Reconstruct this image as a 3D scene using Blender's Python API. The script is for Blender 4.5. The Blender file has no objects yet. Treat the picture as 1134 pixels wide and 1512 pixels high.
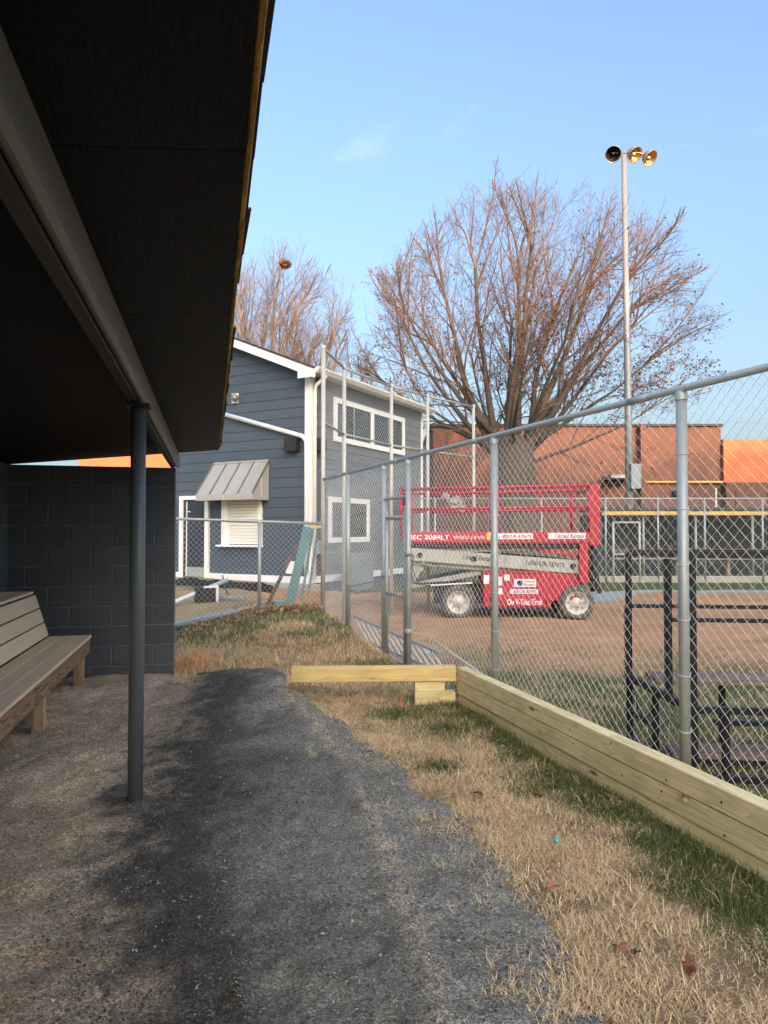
import bpy, bmesh, math, random
import numpy as np
from mathutils import Vector, Matrix

# ------------------------------------------------------------------ camera, sky, sun, exposure
sc = bpy.context.scene
R = math.radians
CAM_Z, PITCH, FPX = 1.47, math.atan(29 / 1050), 1050.0
cam = bpy.data.cameras.new('camera'); cam.sensor_width = 36; cam.lens = 36 * FPX / 1512
cam.clip_start = 0.05; cam.clip_end = 3000
camo = bpy.data.objects.new('camera', cam); sc.collection.objects.link(camo)
camo.location = (0, 0, CAM_Z); camo.rotation_euler = (math.pi / 2 + PITCH, 0, 0)
sc.camera = camo

SUN_EL = R(16.0)
SUN_H = Vector((0.30, -0.954)).normalized()              # horizontal direction towards the sun
wld = bpy.data.worlds.new('World'); sc.world = wld; wld.use_nodes = True
wn, wl = wld.node_tree.nodes, wld.node_tree.links
wn.clear()
wo = wn.new('ShaderNodeOutputWorld'); bg = wn.new('ShaderNodeBackground')
sky = wn.new('ShaderNodeTexSky'); sky.sky_type = 'NISHITA'; sky.sun_disc = False
sky.sun_elevation = SUN_EL; sky.sun_rotation = math.atan2(SUN_H.x, SUN_H.y)
sky.air_density = 1.0; sky.dust_density = 10.0; sky.ozone_density = 2.7
bg.inputs[1].default_value = 0.15
# thin wisps of cloud: a little more scattered light where the noise is dense
tc = wn.new('ShaderNodeTexCoord'); sx = wn.new('ShaderNodeSeparateXYZ')
mz = wn.new('ShaderNodeMath'); mz.operation = 'ADD'; mz.inputs[1].default_value = 0.12
dv = wn.new('ShaderNodeVectorMath'); dv.operation = 'DIVIDE'
cb = wn.new('ShaderNodeCombineXYZ')
cn = wn.new('ShaderNodeTexNoise'); cn.inputs['Scale'].default_value = 2.3; cn.inputs['Detail'].default_value = 7
cn.inputs['Roughness'].default_value = 0.58; cn.inputs['Distortion'].default_value = 0.5
cr = wn.new('ShaderNodeMapRange'); cr.inputs[1].default_value = 0.61; cr.inputs[2].default_value = 0.78
cr.inputs[3].default_value = 0.0; cr.inputs[4].default_value = 0.30
cmx = wn.new('ShaderNodeMix'); cmx.data_type = 'RGBA'
cmx.inputs[7].default_value = (2.6, 2.5, 2.5, 1)
wl.new(tc.outputs['Generated'], sx.inputs[0]); wl.new(sx.outputs[2], mz.inputs[0])
for k in range(3): wl.new(mz.outputs[0], cb.inputs[k])
wl.new(tc.outputs['Generated'], dv.inputs[0]); wl.new(cb.outputs[0], dv.inputs[1])
wl.new(dv.outputs[0], cn.inputs['Vector']); wl.new(cn.outputs[0], cr.inputs[0])
lb1 = wn.new('ShaderNodeMapRange'); lb1.interpolation_type = 'SMOOTHSTEP'
lb1.inputs[1].default_value = 0.30; lb1.inputs[2].default_value = 0.03; lb1.inputs[3].default_value = 0.0; lb1.inputs[4].default_value = 0.85
wl.new(sx.outputs[2], lb1.inputs[0])
hn = wn.new('ShaderNodeTexNoise'); hn.inputs['Scale'].default_value = 3.0; hn.inputs['Detail'].default_value = 6
hm = wn.new('ShaderNodeMapping'); hm.inputs['Scale'].default_value = (1, 1, 4.5); wl.new(tc.outputs['Generated'], hm.inputs[0]); wl.new(hm.outputs[0], hn.inputs['Vector'])
hr = wn.new('ShaderNodeMapRange'); hr.inputs[1].default_value = 0.3; hr.inputs[2].default_value = 0.7; hr.inputs[3].default_value = 0.55; wl.new(hn.outputs[0], hr.inputs[0])
hmu = wn.new('ShaderNodeMath'); hmu.operation = 'MULTIPLY'; wl.new(lb1.outputs[0], hmu.inputs[0]); wl.new(hr.outputs[0], hmu.inputs[1])
hmx = wn.new('ShaderNodeMix'); hmx.data_type = 'RGBA'; hmx.inputs[7].default_value = (1.35, 1.80, 2.05, 1)
wl.new(hmu.outputs[0], hmx.inputs[0]); wl.new(sky.outputs[0], hmx.inputs[6])
wl.new(cr.outputs[0], cmx.inputs[0]); wl.new(hmx.outputs[2], cmx.inputs[6])
wl.new(cmx.outputs[2], bg.inputs[0]); wl.new(bg.outputs[0], wo.inputs[0])

sl = bpy.data.lights.new('sun', 'SUN'); sl.energy = 2.0; sl.angle = R(0.5); sl.color = (1.0, 0.58, 0.30)
so = bpy.data.objects.new('sun', sl); sc.collection.objects.link(so)
trav = -Vector((SUN_H.x * math.cos(SUN_EL), SUN_H.y * math.cos(SUN_EL), math.sin(SUN_EL)))
so.rotation_euler = trav.to_track_quat('-Z', 'Y').to_euler(); so.location = (30, -60, 30)

vs = sc.view_settings
vs.view_transform = 'Standard'; vs.look = 'None'; vs.gamma = 1.0; vs.use_curve_mapping = False
vs.exposure = 1.97
sc.cycles.use_denoising = True
sc.cycles.max_bounces = 6

# ------------------------------------------------------------------ helpers
rng = random.Random(7)
nr = np.random.default_rng(11)
COL = sc.collection
WM = {}

def at(px, py, Y):
    """a point of the place at depth Y seen at photo pixel px, py"""
    u, v = (px - 567) / FPX, (756 - py) / FPX
    c, s = math.cos(PITCH), math.sin(PITCH)
    dx, dy, dz = u, c - v * s, s + v * c
    k = Y / dy
    return Vector((dx * k, Y, CAM_Z + dz * k))

def tag(o, label=None, cat=None, group=None, kind=None):
    if label: o['label'] = label
    if cat: o['category'] = cat
    if group: o['group'] = group
    if kind: o['kind'] = kind
    return o

def place(o, parent, M):
    COL.objects.link(o)
    if parent is not None:
        o.parent = parent
        o.matrix_local = WM[parent.name].inverted() @ M
    else:
        o.matrix_local = M
    WM[o.name] = M.copy()
    return o

def empty(name, loc, label=None, cat=None, group=None, kind=None):
    o = bpy.data.objects.new(name, None); o.empty_display_size = 0.1
    place(o, None, Matrix.Translation(Vector(loc)))
    return tag(o, label, cat, group, kind)

def obj(name, me, mat, parent=None, M=None):
    if mat is not None and len(me.materials) == 0: me.materials.append(mat)
    o = bpy.data.objects.new(name, me)
    return place(o, parent, M if M is not None else Matrix.Identity(4))

_bc = {}
def boxmesh(lx, ly, lz, bev=0.0, mat=None):
    key = (round(lx, 4), round(ly, 4), round(lz, 4), bev, mat.name if mat else '')
    if key in _bc: return _bc[key]
    bm = bmesh.new(); bmesh.ops.create_cube(bm, size=1)
    bmesh.ops.scale(bm, vec=(lx, ly, lz), verts=bm.verts)
    if bev > 0:
        bmesh.ops.bevel(bm, geom=bm.edges[:], offset=bev, segments=1, affect='EDGES', profile=0.5)
    me = bpy.data.meshes.new('box'); bm.to_mesh(me); bm.free()
    _bc[key] = me
    return me

def frame(p, q, up=(0, 0, 1)):
    """matrix at the middle of p-q, x along it, z near up"""
    p, q = Vector(p), Vector(q)
    x = (q - p).normalized(); u = Vector(up)
    if abs(x.dot(u)) > 0.98: u = Vector((0, 1, 0))
    y = u.cross(x).normalized(); z = x.cross(y)
    M = Matrix((x, y, z)).transposed().to_4x4(); M.translation = (p + q) / 2
    return M

def bar(name, mat, parent, p, q, w, h, bev=0.004, up=(0, 0, 1)):
    L = (Vector(q) - Vector(p)).length
    return obj(name, boxmesh(L, w, h, bev, mat), mat, parent, frame(p, q, up))

class MB:
    def __init__(s): s.v, s.f, s.sm = [], [], []
    def add(s, vs, fs, smooth=False):
        b = len(s.v); s.v += [tuple(v) for v in vs]
        for f in fs: s.f.append(tuple(i + b for i in f)); s.sm.append(smooth)
        return s
    def box(s, lo, hi, M=None):
        (a, b, c), (d, e, g) = lo, hi
        vs = [(a,b,c),(d,b,c),(d,e,c),(a,e,c),(a,b,g),(d,b,g),(d,e,g),(a,e,g)]
        if M is not None: vs = [M @ Vector(v) for v in vs]
        return s.add(vs, [(3,2,1,0),(4,5,6,7),(0,1,5,4),(1,2,6,5),(2,3,7,6),(3,0,4,7)])
    def bar(s, p, q, w, h, up=(0,0,1)):
        L = (Vector(q) - Vector(p)).length
        return s.box((-L/2, -w/2, -h/2), (L/2, w/2, h/2), frame(p, q, up))
    def tube(s, pts, r, n=8, cap=True, smooth=True):
        pts = [Vector(p) for p in pts]
        rs = r if isinstance(r, (list, tuple)) else [r] * len(pts)
        vs, fs, prev = [], [], None
        for i, p in enumerate(pts):
            t = (pts[min(i+1, len(pts)-1)] - pts[max(i-1, 0)]).normalized()
            if prev is None:
                a = Vector((0,0,1)) if abs(t.z) < 0.9 else Vector((1,0,0))
                x = t.cross(a).normalized()
            else:
                x = (prev - t * prev.dot(t))
                x = x.normalized() if x.length > 1e-6 else t.orthogonal().normalized()
            prev = x; y = t.cross(x)
            for k in range(n):
                an = 2 * math.pi * k / n
                vs.append(p + (x * math.cos(an) + y * math.sin(an)) * rs[i])
        for i in range(len(pts) - 1):
            for k in range(n):
                a, b = i*n + k, i*n + (k+1) % n
                fs.append((a, b, b + n, a + n))
        if cap:
            fs.append(tuple(range(n-1, -1, -1))); fs.append(tuple(range((len(pts)-1)*n, len(pts)*n)))
        return s.add(vs, fs, smooth)
    def prism(s, poly, ext):
        n = len(poly); e = Vector(ext)
        vs = [Vector(p) for p in poly] + [Vector(p) + e for p in poly]
        fs = [tuple(range(n)), tuple(range(2*n-1, n-1, -1))] + [(i, i+n, (i+1) % n + n, (i+1) % n) for i in range(n)]
        return s.add(vs, fs)
    def lathe(s, prof, M, n=16, smooth=True):
        vs, fs = [], []
        for r, z in prof:
            for k in range(n):
                a = 2*math.pi*k/n; vs.append(M @ Vector((r*math.cos(a), r*math.sin(a), z)))
        for i in range(len(prof)-1):
            for k in range(n):
                a, b = i*n+k, i*n+(k+1) % n; fs.append((a, b, b+n, a+n))
        return s.add(vs, fs, smooth)
    def build(s, name, mat, parent=None, M=None, local=False):
        v = np.array(s.v, dtype=np.float64)
        if M is None:
            c = v.mean(axis=0); c[2] = v[:, 2].min()
            M = Matrix.Translation(Vector(c)); v = v - c
        elif not local:
            Mi = np.array(M.inverted()); v = v @ Mi[:3, :3].T + Mi[:3, 3]
        me = bpy.data.meshes.new(name); me.from_pydata(v.tolist(), [], s.f)
        me.polygons.foreach_set('use_smooth', s.sm)
        bm = bmesh.new(); bm.from_mesh(me); bmesh.ops.recalc_face_normals(bm, faces=bm.faces); bm.to_mesh(me); bm.free()
        return obj(name, me, mat, parent, M)

def raw_mesh(name, verts, faces_flat, sizes, colors=None, smooth=False):
    """fast mesh from numpy arrays; colors = per-vertex rgb"""
    me = bpy.data.meshes.new(name)
    me.vertices.add(len(verts)); me.vertices.foreach_set('co', np.asarray(verts, dtype=np.float32).ravel())
    me.loops.add(len(faces_flat)); me.loops.foreach_set('vertex_index', np.asarray(faces_flat, dtype=np.int32))
    st = np.concatenate([[0], np.cumsum(sizes)[:-1]]).astype(np.int32)
    me.polygons.add(len(sizes)); me.polygons.foreach_set('loop_start', st)
    me.polygons.foreach_set('loop_total', np.asarray(sizes, dtype=np.int32))
    me.polygons.foreach_set('use_smooth', np.full(len(sizes), smooth))
    if colors is not None:
        a = me.color_attributes.new('tint', 'FLOAT_COLOR', 'POINT')
        a.data.foreach_set('color', np.hstack([colors, np.ones((len(verts), 1))]).astype(np.float32).ravel())
    me.update(calc_edges=True); me.validate()
    return me

def _hash(ix, iy, seed):
    h = (ix.astype(np.int64) * 374761393 + iy.astype(np.int64) * 668265263 + seed * 974634777) & 0xFFFFFFFF
    h = ((h ^ (h >> 13)) * 1274126177) & 0xFFFFFFFF
    return ((h ^ (h >> 16)) & 0xFFFF) / 65535.0
def vnoise(x, y, seed=0):
    x = np.asarray(x, float); y = np.asarray(y, float)
    ix, iy = np.floor(x), np.floor(y); fx, fy = x - ix, y - iy
    fx = fx*fx*(3-2*fx); fy = fy*fy*(3-2*fy)
    a, b = _hash(ix, iy, seed), _hash(ix+1, iy, seed); c, d = _hash(ix, iy+1, seed), _hash(ix+1, iy+1, seed)
    return (a*(1-fx)+b*fx)*(1-fy) + (c*(1-fx)+d*fx)*fy
def fbm(x, y, seed=0, o=4):
    t, a, n = 0, 0.5, 0
    for k in range(o): t = t + a*vnoise(x*2**k, y*2**k, seed+k*17); n += a; a *= 0.5
    return t/n
def sst(a, b, x):
    t = np.clip((np.asarray(x, float)-a)/(b-a), 0, 1); return t*t*(3-2*t)

# ------------------------------------------------------------------ materials
def mat(name, col, rough=0.6, metal=0.0, var=(), bump=(), rnd=0.0, tint=False, spec=0.5, coord='Object', brick=None, voro=None):
    """var: (scale, colour2, amount, stretch, lo, hi); bump: (scale, strength, dist, stretch)"""
    m = bpy.data.materials.new(name); m.use_nodes = True
    N, L = m.node_tree.nodes, m.node_tree.links
    b = N['Principled BSDF']; b.inputs['Roughness'].default_value = rough; b.inputs['Metallic'].default_value = metal
    b.inputs['Specular IOR Level'].default_value = spec
    t = N.new('ShaderNodeTexCoord'); src = t.outputs[coord]
    if rnd or var:
        oi = N.new('ShaderNodeObjectInfo')
        sc_ = N.new('ShaderNodeVectorMath'); sc_.operation = 'SCALE'; sc_.inputs[0].default_value = (17, 31, 23)
        L.new(oi.outputs['Random'], sc_.inputs['Scale'])
        ad = N.new('ShaderNodeVectorMath'); L.new(src, ad.inputs[0]); L.new(sc_.outputs[0], ad.inputs[1])
        src = ad.outputs[0]
    def mapped(st):
        if st == (1,1,1): return src
        mp = N.new('ShaderNodeMapping'); mp.inputs['Scale'].default_value = st; L.new(src, mp.inputs[0]); return mp.outputs[0]
    if tint:
        an = N.new('ShaderNodeAttribute'); an.attribute_name = 'tint'; cur = an.outputs['Color']
    else:
        rg = N.new('ShaderNodeRGB'); rg.outputs[0].default_value = (*col, 1); cur = rg.outputs[0]
    if brick:
        bt = N.new('ShaderNodeTexBrick'); bt.inputs['Scale'].default_value = 1.0
        bt.inputs['Brick Width'].default_value = 0.22; bt.inputs['Row Height'].default_value = 0.075; bt.inputs['Mortar Size'].default_value = 0.008
        bt.inputs['Color1'].default_value = (*col, 1); bt.inputs['Color2'].default_value = (*brick[0], 1); bt.inputs['Mortar'].default_value = (*brick[1], 1)
        mp = N.new('ShaderNodeMapping'); mp.inputs['Rotation'].default_value = (math.pi/2, 0, 0); L.new(t.outputs['Object'], mp.inputs[0])
        L.new(mp.outputs[0], bt.inputs['Vector']); cur = bt.outputs[0]
    for (scl, c2, amt, st, lo, hi) in var:
        nz = N.new('ShaderNodeTexNoise'); nz.inputs['Scale'].default_value = scl; nz.inputs['Detail'].default_value = 5
        nz.inputs['Roughness'].default_value = 0.6
        L.new(mapped(st), nz.inputs['Vector'])
        mr = N.new('ShaderNodeMapRange'); mr.inputs[1].default_value = lo; mr.inputs[2].default_value = hi; mr.inputs[4].default_value = amt
        L.new(nz.outputs[0], mr.inputs[0])
        mx = N.new('ShaderNodeMix'); mx.data_type = 'RGBA'; mx.inputs[7].default_value = (*c2, 1)
        L.new(mr.outputs[0], mx.inputs[0]); L.new(cur, mx.inputs[6]); cur = mx.outputs[2]
    bsrc = None
    if voro:                       # (scale, value spread, bump strength): grains
        vo = N.new('ShaderNodeTexVoronoi'); vo.inputs['Scale'].default_value = voro[0]; L.new(t.outputs['Object'], vo.inputs['Vector'])
        sp = N.new('ShaderNodeSeparateColor'); L.new(vo.outputs['Color'], sp.inputs[0])
        pw = N.new('ShaderNodeMath'); pw.operation = 'POWER'; pw.inputs[1].default_value = 2.2; L.new(sp.outputs[0], pw.inputs[0])
        mr = N.new('ShaderNodeMapRange'); mr.inputs[3].default_value = 1 - voro[1]*0.6; mr.inputs[4].default_value = 1 + voro[1]*1.6
        L.new(pw.outputs[0], mr.inputs[0])
        mu = N.new('ShaderNodeVectorMath'); mu.operation = 'SCALE'; L.new(cur, mu.inputs[0]); L.new(mr.outputs[0], mu.inputs['Scale']); cur = mu.outputs[0]
        bp = N.new('ShaderNodeBump'); bp.invert = True; bp.inputs['Strength'].default_value = voro[2]; bp.inputs['Distance'].default_value = 0.006
        L.new(vo.outputs['Distance'], bp.inputs['Height']); bsrc = bp
    if rnd:
        mr = N.new('ShaderNodeMapRange'); mr.inputs[3].default_value = 1-rnd; mr.inputs[4].default_value = 1+rnd
        L.new(oi.outputs['Random'], mr.inputs[0])
        mu = N.new('ShaderNodeVectorMath'); mu.operation = 'SCALE'; L.new(cur, mu.inputs[0]); L.new(mr.outputs[0], mu.inputs['Scale']); cur = mu.outputs[0]
    L.new(cur, b.inputs['Base Color'])
    for (scl, stg, dist, st) in bump:
        nz = N.new('ShaderNodeTexNoise'); nz.inputs['Scale'].default_value = scl; nz.inputs['Detail'].default_value = 6; nz.inputs['Roughness'].default_value = 0.65
        L.new(mapped(st), nz.inputs['Vector'])
        bp = N.new('ShaderNodeBump'); bp.inputs['Strength'].default_value = stg; bp.inputs['Distance'].default_value = dist
        L.new(nz.outputs[0], bp.inputs['Height'])
        if bsrc: L.new(bsrc.outputs[0], bp.inputs['Normal'])
        bsrc = bp
    if bsrc: L.new(bsrc.outputs[0], b.inputs['Normal'])
    return m

def wood(name, c1, c2, knot, rough=0.75, rings=9.0, contrast=1.0, rnd=0.08):
    """sawn board: growth rings cut along local x, knots, fine fibre"""
    m = bpy.data.materials.new(name); m.use_nodes = True
    N, L = m.node_tree.nodes, m.node_tree.links
    b = N['Principled BSDF']; b.inputs['Roughness'].default_value = rough; b.inputs['Specular IOR Level'].default_value = 0.25
    t = N.new('ShaderNodeTexCoord'); oi = N.new('ShaderNodeObjectInfo')
    s = N.new('ShaderNodeVectorMath'); s.operation = 'SCALE'; s.inputs[0].default_value = (13, 5, 7); L.new(oi.outputs['Random'], s.inputs['Scale'])
    a = N.new('ShaderNodeVectorMath'); L.new(t.outputs['Object'], a.inputs[0]); L.new(s.outputs[0], a.inputs[1])
    mp = N.new('ShaderNodeMapping'); mp.inputs['Scale'].default_value = (0.55, 6, 6); L.new(a.outputs[0], mp.inputs[0])
    n1 = N.new('ShaderNodeTexNoise'); n1.inputs['Scale'].default_value = 1.3; n1.inputs['Detail'].default_value = 3; L.new(mp.outputs[0], n1.inputs['Vector'])
    mu = N.new('ShaderNodeMath'); mu.operation = 'MULTIPLY'; mu.inputs[1].default_value = rings; L.new(n1.outputs[0], mu.inputs[0])
    fr = N.new('ShaderNodeMath'); fr.operation = 'FRACT'; L.new(mu.outputs[0], fr.inputs[0])
    pw = N.new('ShaderNodeMath'); pw.operation = 'POWER'; pw.inputs[1].default_value = 2.0; L.new(fr.outputs[0], pw.inputs[0])
    mm = N.new('ShaderNodeMath'); mm.operation = 'MULTIPLY'; mm.inputs[1].default_value = contrast; L.new(pw.outputs[0], mm.inputs[0])
    mx = N.new('ShaderNodeMix'); mx.data_type = 'RGBA'; mx.inputs[6].default_value = (*c1, 1); mx.inputs[7].default_value = (*c2, 1); L.new(mm.outputs[0], mx.inputs[0])
    # fibre
    mp2 = N.new('ShaderNodeMapping'); mp2.inputs['Scale'].default_value = (4, 160, 160); L.new(a.outputs[0], mp2.inputs[0])
    n2 = N.new('ShaderNodeTexNoise'); n2.inputs['Scale'].default_value = 1; n2.inputs['Detail'].default_value = 4; L.new(mp2.outputs[0], n2.inputs['Vector'])
    mr = N.new('ShaderNodeMapRange'); mr.inputs[1].default_value = 0.3; mr.inputs[2].default_value = 0.7; mr.inputs[3].default_value = 0.86; mr.inputs[4].default_value = 1.1; L.new(n2.outputs[0], mr.inputs[0])
    # knots
    mp3 = N.new('ShaderNodeMapping'); mp3.inputs['Scale'].default_value = (2.1, 7, 7); L.new(a.outputs[0], mp3.inputs[0])
    vo = N.new('ShaderNodeTexVoronoi'); vo.inputs['Scale'].default_value = 1.0; L.new(mp3.outputs[0], vo.inputs['Vector'])
    kr = N.new('ShaderNodeMapRange'); kr.inputs[1].default_value = 0.05; kr.inputs[2].default_value = 0.115; kr.inputs[3].default_value = 0.85; kr.inputs[4].default_value = 0; L.new(vo.outputs['Distance'], kr.inputs[0])
    mk = N.new('ShaderNodeMix'); mk.data_type = 'RGBA'; mk.inputs[7].default_value = (*knot, 1); L.new(kr.outputs[0], mk.inputs[0]); L.new(mx.outputs[2], mk.inputs[6])
    # stains
    n4 = N.new('ShaderNodeTexNoise'); n4.inputs['Scale'].default_value = 3.0; n4.inputs['Detail'].default_value = 4; L.new(a.outputs[0], n4.inputs['Vector'])
    r4 = N.new('ShaderNodeMapRange'); r4.inputs[1].default_value = 0.3; r4.inputs[2].default_value = 0.72; r4.inputs[3].default_value = 0.82; r4.inputs[4].default_value = 1.1; L.new(n4.outputs[0], r4.inputs[0])
    m2 = N.new('ShaderNodeMath'); m2.operation = 'MULTIPLY'; L.new(mr.outputs[0], m2.inputs[0]); L.new(r4.outputs[0], m2.inputs[1])
    r5 = N.new('ShaderNodeMapRange'); r5.inputs[3].default_value = 1-rnd; r5.inputs[4].default_value = 1+rnd; L.new(oi.outputs['Random'], r5.inputs[0])
    m3 = N.new('ShaderNodeMath'); m3.operation = 'MULTIPLY'; L.new(m2.outputs[0], m3.inputs[0]); L.new(r5.outputs[0], m3.inputs[1])
    sc2 = N.new('ShaderNodeVectorMath'); sc2.operation = 'SCALE'; L.new(mk.outputs[2], sc2.inputs[0]); L.new(m3.outputs[0], sc2.inputs['Scale'])
    L.new(sc2.outputs[0], b.inputs['Base Color'])
    bp = N.new('ShaderNodeBump'); bp.inputs['Strength'].default_value = 0.35; bp.inputs['Distance'].default_value = 0.002; L.new(n2.outputs[0], bp.inputs['Height']); L.new(bp.outputs[0], b.inputs['Normal'])
    return m

S1 = (1, 1, 1)
MT = {}
MT['block'] = mat('painted_block', (0.088, 0.099, 0.114), 0.42, var=[(3, (0.125, 0.13, 0.138), 0.5, S1, 0.4, 0.75), (40, (0.02, 0.024, 0.03), 0.5, S1, 0.5, 0.8)], bump=[(90, 0.5, 0.004, S1), (300, 0.3, 0.002, S1)], rnd=0.1)
MT['mortar'] = mat('light_catching_mortar', (0.26, 0.26, 0.26), 0.7, var=[(6, (0.10, 0.11, 0.12), 0.8, S1, 0.4, 0.65)], bump=[(80, 0.5, 0.004, S1)])  # joints coloured paler than the blocks for the light they catch
MT['ceiling'] = mat('black_painted_strand_board', (0.003, 0.004, 0.006), 0.6, var=[(14, (0.009, 0.0095, 0.012), 0.7, (1, 5, 1), 0.45, 0.7)], bump=[(16, 0.9, 0.01, (1, 5, 1)), (60, 0.5, 0.004, (1, 4, 1))], spec=0.15)
MT['beam'] = mat('worn_grey_steel_paint', (0.15, 0.14, 0.12), 0.5, var=[(4, (0.09, 0.085, 0.075), 0.8, (0.4, 3, 3), 0.4, 0.7), (60, (0.2, 0.19, 0.17), 0.5, S1, 0.66, 0.75)], bump=[(40, 0.2, 0.002, S1)])
MT['postpaint'] = mat('dark_green_grey_post_paint', (0.10, 0.118, 0.122), 0.42, var=[(5, (0.085, 0.095, 0.098), 0.6, (1, 1, 0.5), 0.45, 0.7), (45, (0.22, 0.2, 0.16), 0.8, S1, 0.68, 0.74)], bump=[(50, 0.25, 0.002, S1)])
MT['bench'] = mat('tan_composite_board', (0.85, 0.645, 0.425), 0.65, var=[(5, (0.66, 0.51, 0.35), 0.5, (0.5, 4, 4), 0.45, 0.75)], bump=[(120, 0.2, 0.002, (0.05, 1, 1))], rnd=0.06)
MT['apron'] = wood('reddish_stained_board', (0.42, 0.24, 0.145), (0.13, 0.068, 0.045), (0.12, 0.07, 0.05), rings=14, contrast=1.0)
MT['legwood'] = wood('bench_leg_wood', (0.52, 0.37, 0.22), (0.27, 0.17, 0.09), (0.12, 0.08, 0.05), rings=6, contrast=0.8)
MT['timber'] = wood('pressure_treated_pine', (0.88, 0.75, 0.42), (0.66, 0.53, 0.25), (0.10, 0.065, 0.03), rings=12, contrast=0.8)
MT['timber_y'] = wood('yellow_treated_pine', (0.76, 0.58, 0.26), (0.60, 0.42, 0.16), (0.10, 0.06, 0.02), rings=6, contrast=0.6)
MT['ply'] = wood('raw_plywood_edge', (0.50, 0.30, 0.09), (0.28, 0.14, 0.03), (0.1, 0.05, 0.02), rings=8)
MT['shingle'] = mat('asphalt_shingle', (0.045, 0.037, 0.032), 0.9, voro=(300, 0.6, 0.5), rnd=0.25)
MT['galv'] = mat('galvanised_steel', (0.40, 0.43, 0.425), 0.5, 0.35, var=[(9, (0.34, 0.37, 0.37), 0.7, S1, 0.4, 0.7)], bump=[(30, 0.1, 0.002, S1)])
MT['wire'] = mat('galvanised_wire', (0.70, 0.72, 0.71), 0.45, 0.2)
MT['whitepole'] = mat('cream_weathered_pipe', (0.52, 0.50, 0.45), 0.5, 0.1, var=[(14, (0.38, 0.34, 0.28), 0.7, (1, 1, 0.4), 0.5, 0.72)])
MT['blackmetal'] = mat('black_painted_steel', (0.009, 0.009, 0.011), 0.45, 0.0, var=[(12, (0.035, 0.028, 0.026), 0.6, S1, 0.58, 0.75)], bump=[(60, 0.2, 0.002, S1)])
MT['plank_brown'] = wood('weathered_brown_plank', (0.24, 0.18, 0.145), (0.14, 0.10, 0.08), (0.05, 0.04, 0.03))
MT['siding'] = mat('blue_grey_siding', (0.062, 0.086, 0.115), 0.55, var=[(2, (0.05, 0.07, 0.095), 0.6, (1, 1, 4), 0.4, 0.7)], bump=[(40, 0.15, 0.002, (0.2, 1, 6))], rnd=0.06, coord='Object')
MT['siding_lit'] = mat('sky_lit_siding', (0.125, 0.142, 0.16), 0.55, var=[(2, (0.1, 0.115, 0.13), 0.6, (1, 1, 4), 0.4, 0.7)], bump=[(40, 0.15, 0.002, (0.2, 1, 6))], rnd=0.06)  # same paint as the gable face, lightened for the brighter sky it faces
MT['white'] = mat('white_trim_paint', (0.78, 0.79, 0.80), 0.45, var=[(4, (0.66, 0.66, 0.65), 0.5, S1, 0.45, 0.7)])
MT['cream'] = mat('gutter_and_glow_trim', (0.74, 0.72, 0.67), 0.45, var=[(4, (0.62, 0.6, 0.55), 0.5, S1, 0.45, 0.7)])
MT['roofdark'] = mat('dark_roof_shingle', (0.05, 0.045, 0.042), 0.9, voro=(30, 0.5, 0.4))
MT['awning'] = mat('bronze_sky_sheen_metal', (0.42, 0.41, 0.39), 0.36, 0.2, var=[(3, (0.36, 0.35, 0.33), 0.5, S1, 0.4, 0.7)], rnd=0.03)  # bronze made paler and cooler to carry the sky's reflection
MT['seam'] = mat('dark_bronze_seam', (0.2, 0.175, 0.15), 0.4, 0.3)
MT['shutter'] = mat('cream_roll_shutter', (0.74, 0.72, 0.66), 0.5)
MT['door'] = mat('dark_blue_door', (0.03, 0.04, 0.055), 0.4)
MT['glass'] = mat('dark_window_glass', (0.03, 0.035, 0.035), 0.08, 0.0, spec=0.8)
MT['dark'] = mat('black_housing', (0.02, 0.02, 0.022), 0.5)
MT['red'] = mat('red_machine_paint', (0.46, 0.018, 0.045), 0.42, var=[(5, (0.34, 0.02, 0.04), 0.7, S1, 0.45, 0.7), (9, (0.30, 0.17, 0.12), 0.55, S1, 0.56, 0.72), (60, (0.5, 0.3, 0.25), 0.5, (1, 1, 6), 0.66, 0.72)], bump=[(30, 0.08, 0.002, S1)])
MT['armgrey'] = mat('pale_grey_machine_paint', (0.40, 0.41, 0.37), 0.5, 0.0, var=[(5, (0.28, 0.28, 0.25), 0.8, S1, 0.45, 0.7)])
MT['rubber'] = mat('tyre_rubber', (0.10, 0.092, 0.082), 0.85, var=[(10, (0.20, 0.16, 0.12), 0.7, S1, 0.45, 0.65)], bump=[(40, 0.4, 0.004, S1)])
MT['rim'] = mat('white_wheel_rim', (0.60, 0.60, 0.57), 0.5, 0.1, var=[(9, (0.35, 0.31, 0.26), 0.7, S1, 0.5, 0.7)])
MT['decal'] = mat('white_decal', (0.80, 0.80, 0.80), 0.5)
MT['inkblue'] = mat('dark_blue_ink', (0.02, 0.03, 0.09), 0.5)
MT['yellow'] = mat('yellow_padding', (0.72, 0.47, 0.10), 0.6)
MT['concrete'] = mat('pale_concrete', (0.42, 0.39, 0.33), 0.85, var=[(3, (0.3, 0.28, 0.24), 0.6, S1, 0.4, 0.7)])
MT['greywalk'] = mat('blue_grey_gravel_walk', (0.30, 0.335, 0.345), 0.9, var=[(6, (0.22, 0.25, 0.26), 0.6, S1, 0.4, 0.7)])
MT['brick'] = mat('red_brick', (0.155, 0.06, 0.04), 0.85, brick=((0.12, 0.048, 0.032), (0.15, 0.10, 0.08)), var=[(0.6, (0.10, 0.046, 0.034), 0.5, S1, 0.45, 0.7)])
MT['brick_sunlit'] = mat('sunlit_orange_brick', (0.50, 0.135, 0.055), 0.85, brick=((0.44, 0.115, 0.045), (0.44, 0.17, 0.09)))  # brick with the low sun's orange put into its colour
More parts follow.
